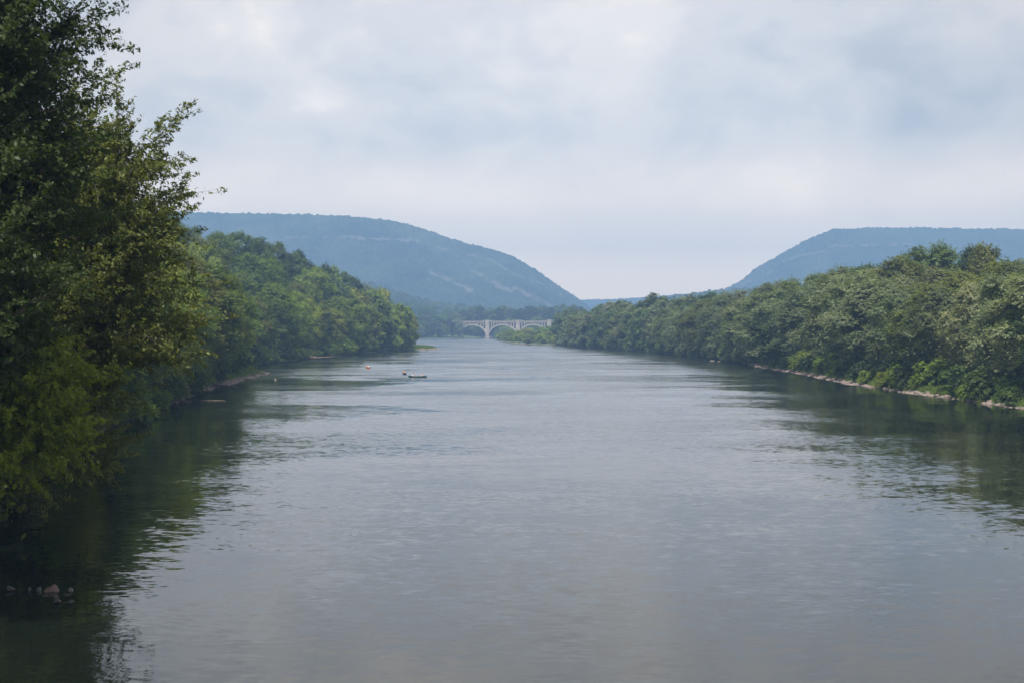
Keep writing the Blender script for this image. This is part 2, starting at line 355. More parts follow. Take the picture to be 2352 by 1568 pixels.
left_prof = [(-300, 492), (200, 486), (430, 487), (600, 490), (700, 492), (820, 497), (880, 504), (930, 513), (975, 526), (1000, 535), (1060, 556), (1130, 572), (1165, 583), (1200, 600), (1232, 620), (1260, 641), (1300, 668), (1335, 690), (1370, 716), (1400, 740)]
hill('mountain', left_prof, 4700, 3450, 3.2, 3.0, 6.0,
     rocks=[(640, 548, 800, 546, 3, .80), (780, 545, 960, 556, 6, .93), (1000, 570, 1130, 600, 5, .78), (985, 628, 1082, 668, 4.5, 1.12), (1085, 625, 1175, 672, 9, .88), (1120, 600, 1230, 655, 5, .8), (1180, 665, 1262, 705, 7, .88), (1215, 640, 1300, 685, 5, .8)], x_lo=-2000, seed=1)
right_prof = [(1560, 735), (1600, 708), (1650, 673), (1700, 645), (1740, 613), (1800, 579), (1860, 547), (1890, 534), (1915, 526), (2000, 522.5), (2100, 522.5), (2352, 526), (2800, 530)]
hill('mountain', right_prof, 5200, 3900, 3.4, 3.2, 6.0,
     rocks=[(1800, 600, 1900, 576, 4, .82), (1900, 568, 2100, 563, 4, .8), (1700, 660, 1780, 622, 7, .78), (1840, 655, 1900, 632, 7, .9)], seed=2)
hill('hill', [(1180, 720), (1250, 700), (1320, 688), (1400, 687), (1460, 684), (1500, 680), (1560, 676), (1640, 670), (1800, 664), (2400, 655)], 6900, 6100, 5.0, 6.0, 6.0, power=1.0, gully=3, seed=3)
hill('foothill', [(-400, 520), (200, 545), (480, 566), (560, 576), (640, 592), (700, 606), (760, 622), (850, 650), (930, 675), (1000, 694), (1100, 706), (1160, 716), (1220, 722), (1280, 738)], 3050, 2350, 2.4, 2.4, 9.0, power=0.9, gully=5, seed=4, base=14, cell=9.5)
hill('foothill', [(1400, 722), (1480, 694), (1560, 677), (1640, 668), (1740, 660), (1900, 652), (2100, 645), (2500, 640)], 3300, 2500, 2.8, 2.8, 8.0, power=0.9, gully=4, seed=5, base=8, cell=9.5)

# ------------------------------------------------------------------ foliage
def cards(P, Nn, T, ln, wd, rng):
    """rhombus leaves at P, normal about Nn, long axis about T"""
    n = len(P)
    Nn = Nn / (np.linalg.norm(Nn, axis=1, keepdims=True) + 1e-9)
    T = T - Nn * np.sum(T * Nn, 1, keepdims=True); T /= (np.linalg.norm(T, axis=1, keepdims=True) + 1e-9)
    B = np.cross(Nn, T); s = (0.65 + 0.7 * rng.rand(n))[:, None]
    a = T * ln * s; b = B * wd * s
    V = np.stack([P - a * 0.5, P + b * 0.5 - a * 0.06, P + a * 0.5 - Nn * ln * 0.14, P - b * 0.5 - a * 0.06], 1).reshape(-1, 3)
    Q = np.arange(n * 4).reshape(n, 4)
    return V, Q, np.repeat(rng.rand(n), 4)
def unit(rng, n):
    v = rng.normal(size=(n, 3)); return v / np.linalg.norm(v, axis=1, keepdims=True)
def env(t, kind):
    if kind == 'round': return np.sqrt(np.clip(1 - (2 * t - 0.9) ** 2 / 1.25, 0, 1))
    if kind == 'tall': return np.clip(np.sin(math.pi * (0.12 + 0.88 * t) ** 0.9) * 1.05, 0.05, 1)
    return np.clip(1.0 - np.abs(t - 0.45) ** 1.7 * 2.2, 0.12, 1)         # 'broad': skirts nearly to the ground
def crown_mesh(name, seed, H, Rr, z0, kind, nl, npf, nsh, nlf, ln, wd, shoot, up=0.55, inner=350, lean=(0, 0)):
    rng = np.random.RandomState(seed)
    lob = []
    for i in range(nl):
        t = (i + rng.rand()) / nl; r = env(t, kind) * Rr; a = i * 2.39996 + rng.rand() * 0.8
        q = 0.42 + 0.45 * rng.rand()
        lob.append((math.cos(a) * r * q + lean[0] * t, math.sin(a) * r * q + lean[1] * t, z0 + (H - z0) * (0.06 + 0.84 * t), Rr * (0.22 + 0.20 * rng.rand()) * (0.8 if t > 0.85 else 1), i))
    LC = np.array([l[:3] for l in lob]); LR = np.array([l[3] for l in lob])
    k = npf
    LCe = np.repeat(LC, k, 0); LRe = np.repeat(LR, k)
    ax = np.zeros_like(LCe); ax[:, :2] = LCe[:, :2]; ax /= (np.linalg.norm(ax, axis=1, keepdims=True) + 1e-6); ax[:, 2] = 0.45
    D = unit(rng, len(LCe)) + ax * 0.9; D /= np.linalg.norm(D, axis=1, keepdims=True)
    PC = LCe + D * (LRe * (0.6 + 0.45 * rng.rand(len(LRe))))[:, None] * np.array([1, 1, 0.8])
    # shoots leave each puff outward and up, leaves sit along them
    PCe = np.repeat(PC, nsh, 0); De = np.repeat(D, nsh, 0)
    S = De * 0.7 + unit(rng, len(PCe)) * 0.75 + np.array([0, 0, up]); S /= np.linalg.norm(S, axis=1, keepdims=True)
    SL = shoot * (0.5 + 0.8 * rng.rand(len(PCe)))
    st = PCe + unit(rng, len(PCe)) * (shoot * 0.35)
    n = len(PCe) * nlf
    u = rng.rand(n) ** 0.8; Se = np.repeat(S, nlf, 0); le = np.repeat(SL, nlf)
    P = np.repeat(st, nlf, 0) + Se * (u * le)[:, None]
    P[:, 2] -= (u ** 2) * le * 0.25
    P += rng.normal(size=(n, 3)) * (ln * 0.55 * (1.15 - 0.8 * u))[:, None]
    Nn = np.repeat(De, nlf, 0) * 0.7 + unit(rng, n) * 0.5 + np.array([0, 0, 0.45])
    T = Se + unit(rng, n) * 0.8 + np.array([0, 0, -0.25])
    V, Q, r = cards(P, Nn, T, ln, wd, rng)
    # twiggy interior leaves so the crown has depth
    m = inner; li = rng.randint(0, nl, m)
    Pi = LC[li] + unit(rng, m) * (LR[li] * 0.75 * rng.rand(m))[:, None]
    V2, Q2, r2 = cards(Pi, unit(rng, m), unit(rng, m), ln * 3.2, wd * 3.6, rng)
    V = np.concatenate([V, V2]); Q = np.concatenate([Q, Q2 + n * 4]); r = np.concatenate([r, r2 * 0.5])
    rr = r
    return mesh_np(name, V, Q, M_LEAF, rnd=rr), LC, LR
def trunk_mesh(name, seed, H, rad, LC, nlimb=8, lean=(0, 0), bare=0.0):
    rng = random.Random(seed); mb = MB()
    top = 0.80 * H; pts = []; rads = []
    for i in range(9):
        t = i / 8; pts.append((lean[0] * t * 0.8 + math.sin(t * 5 + seed) * 0.25, lean[1] * t * 0.8 + math.cos(t * 4 + seed) * 0.25 - 0.25, -1.2 + (top + 1.2) * t))
        rads.append(rad * (1.25 if i == 0 else 1) * (1 - t) ** 0.8 + 0.05)
    mb.tube(pts, rads, 9)
    idx = list(range(len(LC))); rng.shuffle(idx)
    for i in idx[:nlimb]:
        c = Vector([float(q) for q in LC[i]]); t = max(0.12, min(0.85, (c.z * 0.72) / H - 0.04)); k = t * 8; a = int(k); f = k - a
        if a >= 8: continue
        s = Vector(pts[a]).lerp(Vector(pts[a + 1]), f); r0 = (rads[a] * (1 - f) + rads[a + 1] * f) * 0.55
        mid = s.lerp(c, 0.5) + Vector((rng.uniform(-.4, .4), rng.uniform(-.4, .4), -0.06 * (c - s).length))
        mb.tube([s, s.lerp(mid, .5), mid, mid.lerp(c, .6), c], [r0, r0 * .8, r0 * .6, r0 * .4, r0 * .15], 6)
    me = bpy.data.meshes.new(name); me.from_pydata(mb.v, [], [tuple(dict.fromkeys(f)) for f in mb.f]); me.materials.append(M_BARK)
    me.polygons.foreach_set('use_smooth', [True] * len(me.polygons)); me.update(); return me
PROTO = {}
def proto(key, seed, H, Rr, z0, kind, nl, npf, nsh, nlf, ln, wd, shoot, trad=0.4, **kw):
    c, LC, LR = crown_mesh('crown', seed, H, Rr, z0, kind, nl, npf, nsh, nlf, ln, wd, shoot, **kw)
    PROTO.setdefault(key, []).append((trunk_mesh('trunk', seed, H, trad, LC, lean=kw.get('lean', (0, 0))), c, H, Rr))
# trees near the camera: leaf by leaf
for i, (kd, Rr) in enumerate((('broad', 7.0), ('round', 7.5), ('tall', 6.0))):
    proto('near', 40 + i, 26, Rr, 1.5 if kd == 'broad' else 3, kd, 26, 17, 10, 21, 0.24, 0.14, 1.9, inner=1100)
for i, (kd, Rr, z0) in enumerate((('broad', 7.0, .8), ('broad', 6.2, 1.2), ('round', 7.5, 3.5), ('round', 6.6, 5.5), ('tall', 5.6, 1.5), ('tall', 6.4, 2.0))):
    proto('mid', 60 + i, 26, Rr, z0, kd, 22, 15, 8, 14, 0.38, 0.22, 2.1, inner=700)
for i, (kd, Rr, z0) in enumerate((('broad', 7.0, .8), ('round', 7.5, 2.0), ('tall', 6.0, 1.5), ('broad', 6.5, 1.0))):
    proto('far', 80 + i, 26, Rr, z0, kd, 18, 11, 4, 7, 1.0, 0.62, 2.4, inner=300)
for i in range(3):
    proto('bush', 90 + i, 4.0, 2.5, 0.1, 'round', 12, 9, 6, 9, 0.34, 0.19, 1.0, trad=0.09, inner=250)
for i in range(2):
    proto('farbush', 95 + i, 7.0, 4.4, 0.1, 'round', 12, 9, 5, 6, 0.8, 0.5, 1.6, trad=0.14, inner=160)

HUES = {'olive green': (0.118, 0.138, 0.031), 'silvery green': (0.165, 0.195, 0.100), 'dark green': (0.040, 0.064, 0.020), 'bright green': (0.145, 0.200, 0.028),
        'yellow-green': (0.20, 0.225, 0.028), 'shade green': (0.048, 0.074, 0.020), 'lime': (0.165, 0.215, 0.022), 'mid green': (0.082, 0.122, 0.027), 'grey-green': (0.125, 0.150, 0.068)}
rngT = random.Random(11)
TREES = []
def place(key, x, y, H, hue, name='tree', cat='tree', group=None, scale_r=1.0, label=None, idx=None, rz=None, z=None):
    tr, cr, Hp, Rp = PROTO[key][idx if idx is not None else rngT.randrange(len(PROTO[key]))]
    z = float(ground_h(np.array([x]), np.array([y]))[0]) if z is None else z
    o = empty(name, (x, y, max(z, -0.2)), rngT.uniform(0, 6.28) if rz is None else rz)
    s = H / Hp; o.scale = (s * scale_r, s * scale_r * rngT.uniform(0.9, 1.1), s)
    t = link('trunk', tr, o); c = link('crown', cr, o)
    h = HUES[hue]; j = rngT.uniform(0.88, 1.3); g_ = rngT.uniform(0.92, 1.08)
    c.color = (h[0] * j * g_, h[1] * j, h[2] * j, 1); t.color = c.color
    tag(o, label, cat, group)
    TREES.append((o, hue, x, y, H)); return o
def pick(ws):
    t = rngT.random() * sum(w for _, w in ws)
    for k, w_ in ws:
        t -= w_
        if t <= 0: return k
    return ws[-1][0]
def along(poly, step0, grow=0.0):
    """points along a polyline, spacing grows with distance"""
    pts = [Vector(p) for p in poly]; outp = []; i = 0; pos = 0.0; need = 0.0
    while i < len(pts) - 1:
        seg = pts[i + 1] - pts[i]; ln = seg.length
        if pos + need > ln: need -= (ln - pos); pos = 0; i += 1; continue
        pos += need; p = pts[i] + seg * (pos / ln)
        n = Vector((seg.y, -seg.x)).normalized(); outp.append((p.x, p.y, n.x, n.y)); need = step0 + grow * p.y
    return outp
def ordinal(n):
    s = {1: 'first', 2: 'second', 3: 'third', 4: 'fourth', 5: 'fifth', 6: 'sixth', 7: 'seventh', 8: 'eighth', 9: 'ninth'}
    return s.get(n) or f"{n}{'th' if 10 <= n % 100 <= 20 else {1: 'st', 2: 'nd', 3: 'rd'}.get(n % 10, 'th')}"
def row(poly, off, step, grow, Hf, hues, text, group, jit=2.0, skip=None, sr=1.0, shape=None, count_from=1):
    k = count_from
    for (x, y, nx, ny) in along(poly, step, grow):
        o_ = off + rngT.uniform(-jit, jit); x2 = x - nx * o_; y2 = y - ny * o_ + rngT.uniform(-jit, jit)
        if skip and skip(x2, y2): continue
        if y2 > 0 and abs(x2 / y2) > 0.36 + 9 / y2 * 1.2: continue
        key = 'near' if y2 < 230 else ('mid' if y2 < 760 else 'far')
        hue = pick(hues(x2, y2)); H = Hf(x2, y2) * rngT.uniform(0.80, 1.10) * (0.90 + 0.22 * float(vnoise(x2 / 40 + 3, y2 / 38)))
        adj = '' if len(text.split()) > 8 else 'tall ' if H > Hf(x2, y2) * 1.06 else ('low ' if H < Hf(x2, y2) * 0.91 else '')
        place(key, x2, y2, H, hue, group=group, scale_r=sr * rngT.uniform(0.85, 1.25), label=f"{adj}{hue} {text}, {ordinal(k)} from the near end", idx=shape); k += 1

# right bank: silvery and olive riverside trees, front row and the ones behind
rb = [(84, 232), (83, 262), (81, 297), (80.5, 337), (84.5, 402), (86, 480), (90, 565), (87, 653), (80, 804), (64, 909), (52, 1010), (45, 1100)]
hr = lambda x, y: [('silvery green', 4), ('grey-green', 4), ('olive green', 3), ('mid green', 2), ('dark green', 1), ('yellow-green', 0.5)] if y < 700 else [('grey-green', 4), ('mid green', 3), ('silvery green', 2), ('olive green', 2)]
def off_r(x, y): return 0
row([(p[0] - 6 * (p[1] > 470), p[1]) for p in rb], -7, 12.5, 0.006, lambda x, y: 24.0, hr, "front row tree on the right bank", 'trees in the front row of the right bank', jit=2.0, sr=1.3)
row([(p[0] + 14, p[1] + 4) for p in rb], -9, 13, 0.006, lambda x, y: 28.5 if y < 600 else 29, hr, "back row tree on the right bank", 'trees in the back row of the right bank', jit=3, sr=1.2)
row([(p[0] + 36, p[1] + 4) for p in rb[:9]], -8, 18, 0.012, lambda x, y: 30 if y < 700 else 29, lambda x, y: [('dark green', 3), ('mid green', 3), ('olive green', 2), ('grey-green', 2)], "tree behind both right bank rows", 'treetops behind the right bank rows', jit=4)
for k, (x, y, H, hue) in enumerate([(40, 1185, 23, 'mid green'), (43, 1215, 26, 'grey-green'), (47, 1165, 22, 'olive green'), (50, 1240, 28, 'mid green'), (57, 1190, 27, 'grey-green'), (60, 1130, 26, 'mid green')]):
    place('far', x, y, H, hue, group='trees at the far end of the right bank', scale_r=1.15, label=f"{hue} tree at the right bank's far tip by the bridge, {ordinal(k + 1)} from the left")
# left bank before the stony spit
lb1 = [(-40, 108), (-47, 140), (-53, 180), (-60, 245), (-67, 303), (-70, 340), (-76, 395), (-86, 420)]
hl = lambda x, y: [('bright green', 5), ('olive green', 3), ('mid green', 3), ('yellow-green', 2.2), ('dark green', 0.8)] if y > 200 else [('mid green', 3), ('dark green', 3), ('olive green', 2), ('bright green', 1.5)]
row(lb1, 1.5, 10.5, 0.006, lambda x, y: 21 + 5 * min(1, max(0, (y - 120) / 150)), hl, "front row tree on the left before the spit", 'front row trees on the near left bank', jit=1.5)
row([(p[0] - 12, p[1] + 2) for p in lb1], 3.5, 12.0, 0.006, lambda x, y: 27 + 3 * min(1, y / 300), hl, "back row tree on the left before the spit", 'back row trees on the near left bank', jit=2)
# left bank beyond the spit to the wooded point
lb2 = [(-93, 440), (-97, 500), (-93, 610), (-86, 700), (-79, 800), (-67, 868), (-67, 915), (-74, 1000), (-96, 1100)]
row(lb2, 1, 14, 0.005, lambda x, y: 27 if y < 900 else 25, hl, "waterside tree between left spit and point", 'waterside trees between spit and point', jit=2, sr=1.1)
row([(p[0] - 16, p[1]) for p in lb2], 2, 17, 0.005, lambda x, y: 33, hl, "second row tree of the wooded point", 'second row trees of the wooded point', jit=3)
row([(p[0] - 33, p[1] + 10) for p in lb2[:-1]], 5, 18, 0.006, lambda x, y: 27 if y < 640 else 29, lambda x, y: [('dark green', 5), ('mid green', 2), ('bright green', 1)], "bluff tree behind the left bank", 'trees on the bluff of the left bank', jit=4)
# far bank around the bridge
row([(-178, 1700), (-172, 1850), (-136, 1985), (-90, 2036), (-70, 2066)], 5, 12, 0, lambda x, y: 24, lambda x, y: [('mid green', 4), ('bright green', 2), ('dark green', 2), ('silvery green', 1)], "waterline tree on the far bank", 'waterline trees on the far bank', jit=3, sr=1.4)
row([(-52, 2150), (0, 2158), (60, 2160)], 5, 13, 0, lambda x, y: 17, lambda x, y: [('mid green', 4), ('bright green', 3)], "low tree behind the bridge arches", 'low trees behind the bridge', jit=5, sr=1.6)
row([(-230, 1900), (-170, 2030), (-120, 2120), (-60, 2190), (20, 2215), (110, 2230)], 5, 10, 0, lambda x, y: 25, lambda x, y: [('mid green', 4), ('dark green', 3), ('grey-green', 2)], "tree rising behind the far waterline trees", 'rear trees on the far bank', jit=6, sr=1.4)
# willows on the gravel island below the bridge
WH = ['bright green', 'yellow-green', 'bright green', 'olive green']
for k, (x, y, H) in enumerate([(-12, 1640, 8), (-10, 1560, 7), (-4, 1480, 7.5), (-1, 1400, 7), (4, 1345, 8), (8, 1290, 7), (13, 1250, 6.5), (20, 1262, 8), (24, 1220, 6), (32, 1235, 8), (38, 1200, 6.5), (46, 1215, 8), (30, 1330, 10), (14, 1440, 10), (2, 1560, 9), (40, 1300, 9), (-4, 1700, 9), (20, 1550, 10), (34, 1420, 11), (16, 1215, 6), (28, 1192, 6.5), (38, 1178, 6), (46, 1170, 7), (33, 1200, 7)]):
    place('farbush', x, y, H, WH[k % 4], name='willow', cat='willow', group='low willows on the island by the bridge', scale_r=1.5,
          label=f"low {WH[k % 4]} willow on the island below the bridge, {ordinal(k + 1)} from its far left end")
for k, x in enumerate(range(-104, 60, 13)):
    place('farbush', x + rngT.uniform(-3, 3), 2134 + abs(x + 30) * 0.12 + rngT.uniform(-3, 6), rngT.uniform(8, 12), ['mid green', 'bright green', 'dark green'][k % 3], name='shrub', cat='shrub', group='bushes behind the bridge arches', scale_r=1.5,
          label=f"bushy growth seen through the bridge arches, {ordinal(k + 1)} from the left")
# shrubs at the foot of the banks
k = 1
for (x, y, nx, ny) in along([(82.5, 236), (82, 262), (80.5, 297), (80, 337), (84.5, 402), (85, 480), (89.5, 565)], 4.6, 0.010):
    place('bush', x - nx * -rngT.choice([4.4, 4.0, 2.2, 1.2]) + rngT.uniform(-0.8, 0.8), y, rngT.uniform(2.6, 5.2), pick([('mid green', 3), ('bright green', 3), ('dark green', 2), ('yellow-green', 1)]), name='shrub', cat='shrub', group='shrubs along the right shore', scale_r=1.25,
          label=f"rounded shrub above the stony right shore, {ordinal(k)} from the near end"); k += 1
for (x, y, nx, ny) in along([(87, 500), (88.5, 565), (85.5, 653), (77.5, 804), (62, 909), (48, 1030), (38, 1150)], 9, 0.006):
    place('farbush', x + 1.2, y, rngT.uniform(4, 7.5), pick([('mid green', 3), ('grey-green', 3), ('dark green', 2)]), name='shrub', cat='shrub', group='shrubs along the right shore', scale_r=1.3,
          label=f"rounded shrub above the stony right shore, {ordinal(k)} from the near end"); k += 1
k = 1
for (x, y, nx, ny) in along([(-86, 436), (-94, 500), (-90, 610), (-83, 700), (-76, 800), (-68, 862)], 9, 0.004):
    place('farbush', x - 0.8, y, rngT.uniform(4, 7.5), pick([('mid green', 3), ('bright green', 3), ('dark green', 2)]), name='shrub', cat='shrub', group='shrubs between spit and point', scale_r=1.25,
          label=f"shrub overhanging the water between left spit and wooded point, {ordinal(k)} from the spit"); k += 1
k = 1
for (x, y, nx, ny) in along([(-36, 96), (-44, 122), (-53, 180), (-59.5, 245), (-67, 300), (-71, 340), (-77, 400), (-90, 430), (-95, 500), (-91, 600), (-84, 700), (-77, 800), (-72, 866)], 6.5, 0.014):
    place('bush', x - nx * 0.2 + rngT.uniform(-1, 1), y, rngT.uniform(2.4, 4.6), pick([('mid green', 3), ('bright green', 2), ('dark green', 3), ('grey-green', 1)]), name='shrub', cat='shrub', group='shrubs along the left shore', scale_r=1.25,
          label=f"leafy shrub at the foot of the left bank trees, {ordinal(k)} from the near end"); k += 1

# the big trees close on the left: limbs, branches and shoots that end in pointed sprays
def hero_tree(name, seed, base, H, limbs, leaf, hue, label, rad=0.5, nsec=12, nter=9, nlf=52, droop=0.15, group=None, spray=2.3):
    """limbs: list of (height on trunk 0..1, tip x, tip y, tip z) in metres from the base"""
    rng = np.random.RandomState(seed); root = empty(name, base)
    mb = MB(); tp = []; tr = []
    for i in range(11):
        t = i / 10; tp.append(Vector((math.sin(t * 4 + seed) * 0.35, math.cos(t * 3 + seed) * 0.3 - 0.3, -1.5 + (H * 0.9 + 1.5) * t))); tr.append(rad * (1.3 if i == 0 else 1) * (1 - t) ** 0.75 + 0.04)
    mb.tube(tp, tr, 10)
    PP = []; DD = []; FP = []
    for (t0, x, y, z) in limbs:
        k = min(t0 * 10, 9.99); a = int(k); s = tp[a].lerp(tp[a + 1], k - a); e = Vector((x, y, z)); ln = (e - s).length
        r0 = min(tr[a] * 0.55, 0.03 * ln); bow = Vector((0, 0, ln * 0.10))
        pts = []
        for i in range(8):
            u = i / 7; p = s.lerp(e, u) + bow * math.sin(u * math.pi) - Vector((0, 0, droop * ln * u * u * 0.4)); p += Vector(rng.normal(size=3) * 0.18 * (u > 0)); pts.append(p)
        mb.tube(pts, [r0 * (1 - 0.85 * i / 7) + 0.012 for i in range(8)], 6)
        ldir = (pts[-1] - pts[0]).normalized()
        for j in range(nsec):
            u = 0.22 + 0.78 * (j + rng.rand()) / nsec if j < nsec - 1 else 1.0
            kk = min(u * 7, 6.999); b = pts[int(kk)].lerp(pts[int(kk) + 1], kk - int(kk))
            d = Vector(rng.normal(size=3)); d = (d - ldir * d.dot(ldir) * 0.6).normalized()
            d = (d * 0.75 + ldir * 0.75 + Vector((0, 0, 0.25))).normalized() if u < 1 else ldir
            sl = ln * 0.30 * (1.15 - 0.5 * u) + 1.1
            q = [b + d * (sl * i / 4) + Vector(rng.normal(size=3) * 0.10) + Vector((0, 0, 0.06 * sl * (i / 4) ** 2)) for i in range(5)]
            mb.tube(q, [0.045, 0.036, 0.028, 0.02, 0.01], 4, cap=False)
            for m in range(nter):
                v = 0.15 + 0.85 * (m + 0.5) / nter; k2 = min(v * 4, 3.999); c = q[int(k2)].lerp(q[int(k2) + 1], k2 - int(k2))
                dd = Vector(rng.normal(size=3)); dd = (dd.normalized() * 0.8 + d * 0.8 + Vector((0, 0, 0.18))).normalized() if m < nter - 1 else d
                tl = spray * (0.45 + 0.6 * rng.rand()) * (1.0 if m < nter - 1 else 1.15)
                mb.tube([c, c + dd * tl * 0.95], [0.012, 0.005], 3, cap=False)
                uu = rng.rand(nlf) ** 0.85; P = np.array(c)[None] + np.array(dd)[None] * (uu * tl)[:, None]
                P = P + rng.normal(size=(nlf, 3)) * (leaf * (1.05 - 0.7 * uu))[:, None]; P[:, 2] -= leaf * 0.3 + 0.05 * tl * uu ** 2
                PP.append(P); DD.append(np.tile(np.array(dd), (nlf, 1)))
        fi = 260; uu = rng.rand(fi) * 0.85; A0 = np.array(pts[0]); A1 = np.array(pts[-1])
        FP.append(A0 + (A1 - A0) * uu[:, None] + rng.normal(size=(fi, 3)) * (0.5 + 0.045 * ln)); 
    P = np.concatenate(PP); D = np.concatenate(DD); n = len(P)
    V, Q, r = cards(P, unit(rng, n) * 0.8 + np.array([0, 0, 0.6]) + D * 0.2, D * 0.6 + unit(rng, n) * 0.7 + np.array([0, 0, -0.45]), leaf * 1.35, leaf * 0.62, rng)
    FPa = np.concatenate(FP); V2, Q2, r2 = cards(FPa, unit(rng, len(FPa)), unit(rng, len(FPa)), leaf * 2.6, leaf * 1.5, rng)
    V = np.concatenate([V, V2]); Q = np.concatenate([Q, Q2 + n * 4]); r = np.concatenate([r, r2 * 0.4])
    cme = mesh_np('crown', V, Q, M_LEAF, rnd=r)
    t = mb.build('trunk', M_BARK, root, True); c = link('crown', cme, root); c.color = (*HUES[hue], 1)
    tag(root, label, 'tree', group); return root
def fan(rs, cx, cy, zlo, zhi, Rr, n, H, prof=None):
    r_ = np.random.RandomState(rs); o = []
    for i in range(n):
        t = (i + r_.rand()) / n; a = i * 2.39996 + r_.rand() * 0.7; z = zlo + (zhi - zlo) * t
        rad = Rr * (prof(t) if prof else math.sqrt(max(0.06, 1 - abs(t - 0.4) ** 1.8 * 2.2))) * (0.6 + 0.45 * r_.rand())
        o.append((min(0.93, max(0.08, (z - 0.35 * rad) / (H * 0.95))), cx + rad * math.cos(a), cy + rad * math.sin(a), z))
    return o
def gz(x, y): return float(ground_h(np.array([float(x)]), np.array([float(y)]))[0])
# A: tallest, trunk just out of the frame; vignette and shade put into its leaf colour
bA = (-25.5, 60, max(0.2, gz(-25.5, 60)))
hero_tree('tree', 1, bA, 38, fan(1, 1.0, 0, 11.5, 36, 5.4, 62, 38, lambda t: 1.0 - 0.22 * t) + [(0.5, 5.0, 1, 21.0), (0.55, 4.6, -1, 24.2), (0.48, 5.4, 0, 19.4), (0.62, 4.0, 0, 26.4)], 0.165, 'shade green',
          "tallest dark green tree at the left edge, its top cut by the frame", 0.55, group=None)
# B: reaching right with pointed sprays against the sky
bB = (-31, 84, max(0.3, gz(-31, 84)))
hero_tree('tree', 2, bB, 25, fan(2, 2.0, 0, 5, 22.0, 5.2, 34, 25) + fan(22, 6.0, 0, 11, 22.5, 4.2, 26, 25) + [(0.60, 9.2, -1.0, 23.2), (0.52, 8.0, 0, 21.6), (0.66, 5.4, 0, 24.2), (0.5, 8.0, 0.5, 19.2), (0.42, 8.2, 1, 17.0), (0.4, 7.8, -1, 15.2), (0.35, 7.2, 0, 12.8), (0.6, 6.8, -1, 21.4)], 0.18, 'olive green',
          "olive green tree whose pointed leafy branches reach right across the sky", 0.45, nsec=12)
# C: low yellow-green tree hanging over the water
bC = (-29.5, 74, max(0.3, gz(-29.5, 74)))
hero_tree('tree', 3, bC, 14, fan(3, 2.3, -1.5, 8.2, 12.6, 3.6, 20, 14) + [(0.6, 6.2, -2, 10.6), (0.55, 6.4, -3, 8.6), (0.5, 5.4, -3, 7.2), (0.5, 4.6, -3, 6.8), (0.6, 4.6, -3, 9.2), (0.55, 5.8, -2, 7.6), (0.7, 2.5, -3, 11.6)], 0.19, 'lime',
          "low yellow-green tree leaning out over the dark water at left", 0.25, nlf=40, droop=0.35, spray=1.9)
# D, E, F fill the dark wall of leaves behind and below
bD = (-37, 93, max(0.3, gz(-37, 93)))
hero_tree('tree', 4, bD, 22, fan(4, 1.5, 0, 3, 21, 6.5, 30, 22), 0.2, 'dark green', "dark green tree in shade behind the low yellow-green one at left", 0.4, nlf=34)  # dark leaf hue carries the shade and vignette here too
bE = (-44, 110, max(0.3, gz(-44, 110)))
hero_tree('tree', 5, bE, 22, fan(5, 2, 0, 3, 21, 6.5, 26, 22), 0.24, 'mid green', "leafy mid green tree just right of the low yellow-green one", 0.4, nlf=34)
bF = (-50, 122, max(0.3, gz(-50, 122)))
hero_tree('tree', 6, bF, 27, fan(6, 2, 0, 4, 26, 7.0, 26, 27), 0.26, 'olive green', "tall olive green tree behind the branches reaching over the water", 0.45, nlf=34)
for k, (x, y, H) in enumerate([(-31, 70, 5), (-33.5, 82, 6), (-38, 97, 6), (-41, 106, 5), (-45, 118, 5)]):
    place('bush', x - 1.0, y, H, ['dark green', 'mid green'][k % 2], name='shrub', cat='shrub', group='dark shrubs on the near left bank', scale_r=1.0, label=f"dark shrub under the big left edge trees, {ordinal(k + 1)} from the near end")

# far woods nobody could count: one mass of small crowns behind the rows
def woods(name, spots, ln, wd, nc, seed, hue):
    rng = np.random.RandomState(seed); Vs = []; Qs = []; rs = []; b = 0
    for (x, y, z, H, Rr) in spots:
        D = unit(rng, nc) * np.array([1, 1, 1]); rad = (0.55 + 0.5 * rng.rand(nc)) * (1 + 0.25 * np.sin(D[:, 0] * 5 + x) * np.cos(D[:, 1] * 4 + y))
        P = np.array([x, y, z + H * 0.55]) + D * rad[:, None] * np.array([Rr, Rr, H * 0.5])
        V, Q, r = cards(P, D + unit(rng, nc) * 0.5 + np.array([0, 0, .3]), unit(rng, nc), ln, wd, rng)
        Vs.append(V); Qs.append(Q + b); b += len(V); rs.append(r * 0.6 + rng.rand() * 0.4)
    o = link(name, mesh_np(name, np.concatenate(Vs), np.concatenate(Qs), M_LEAF, rnd=np.concatenate(rs))); o.color = (*hue, 1)
    return o
rw = np.random.RandomState(3); sp = []
for i in range(900):
    y = rw.uniform(1000, 2600); side = rw.rand() < 0.62
    x = rw.uniform(-0.30, -0.02) * y if side else rw.uniform(0.0, 0.34) * y
    d = float(shore_dist(np.array([x]), np.array([y]))[0])
    if d < 30 or (not side and y < 1250 and x < 120): continue
    if not side and x < 0.05 * y and y < 2200: continue
    if side and y > 2100 and x > -40: continue
    sp.append((x, y, gz(x, y), rw.uniform(17, 25), rw.uniform(5, 8)))
for i in range(260):
    y = rw.uniform(430, 1000); x = -rw.uniform(135, 230)
    if x / y < -0.33: continue
    sp.append((x, y, gz(x, y), rw.uniform(18, 24), rw.uniform(5, 7)))
wd_o = woods('woodland', sp, 2.0, 1.5, 230, 7, (0.055, 0.095, 0.030)); tag(wd_o, 'hazy distant woodland massed behind both banks', 'woodland', None, 'stuff')

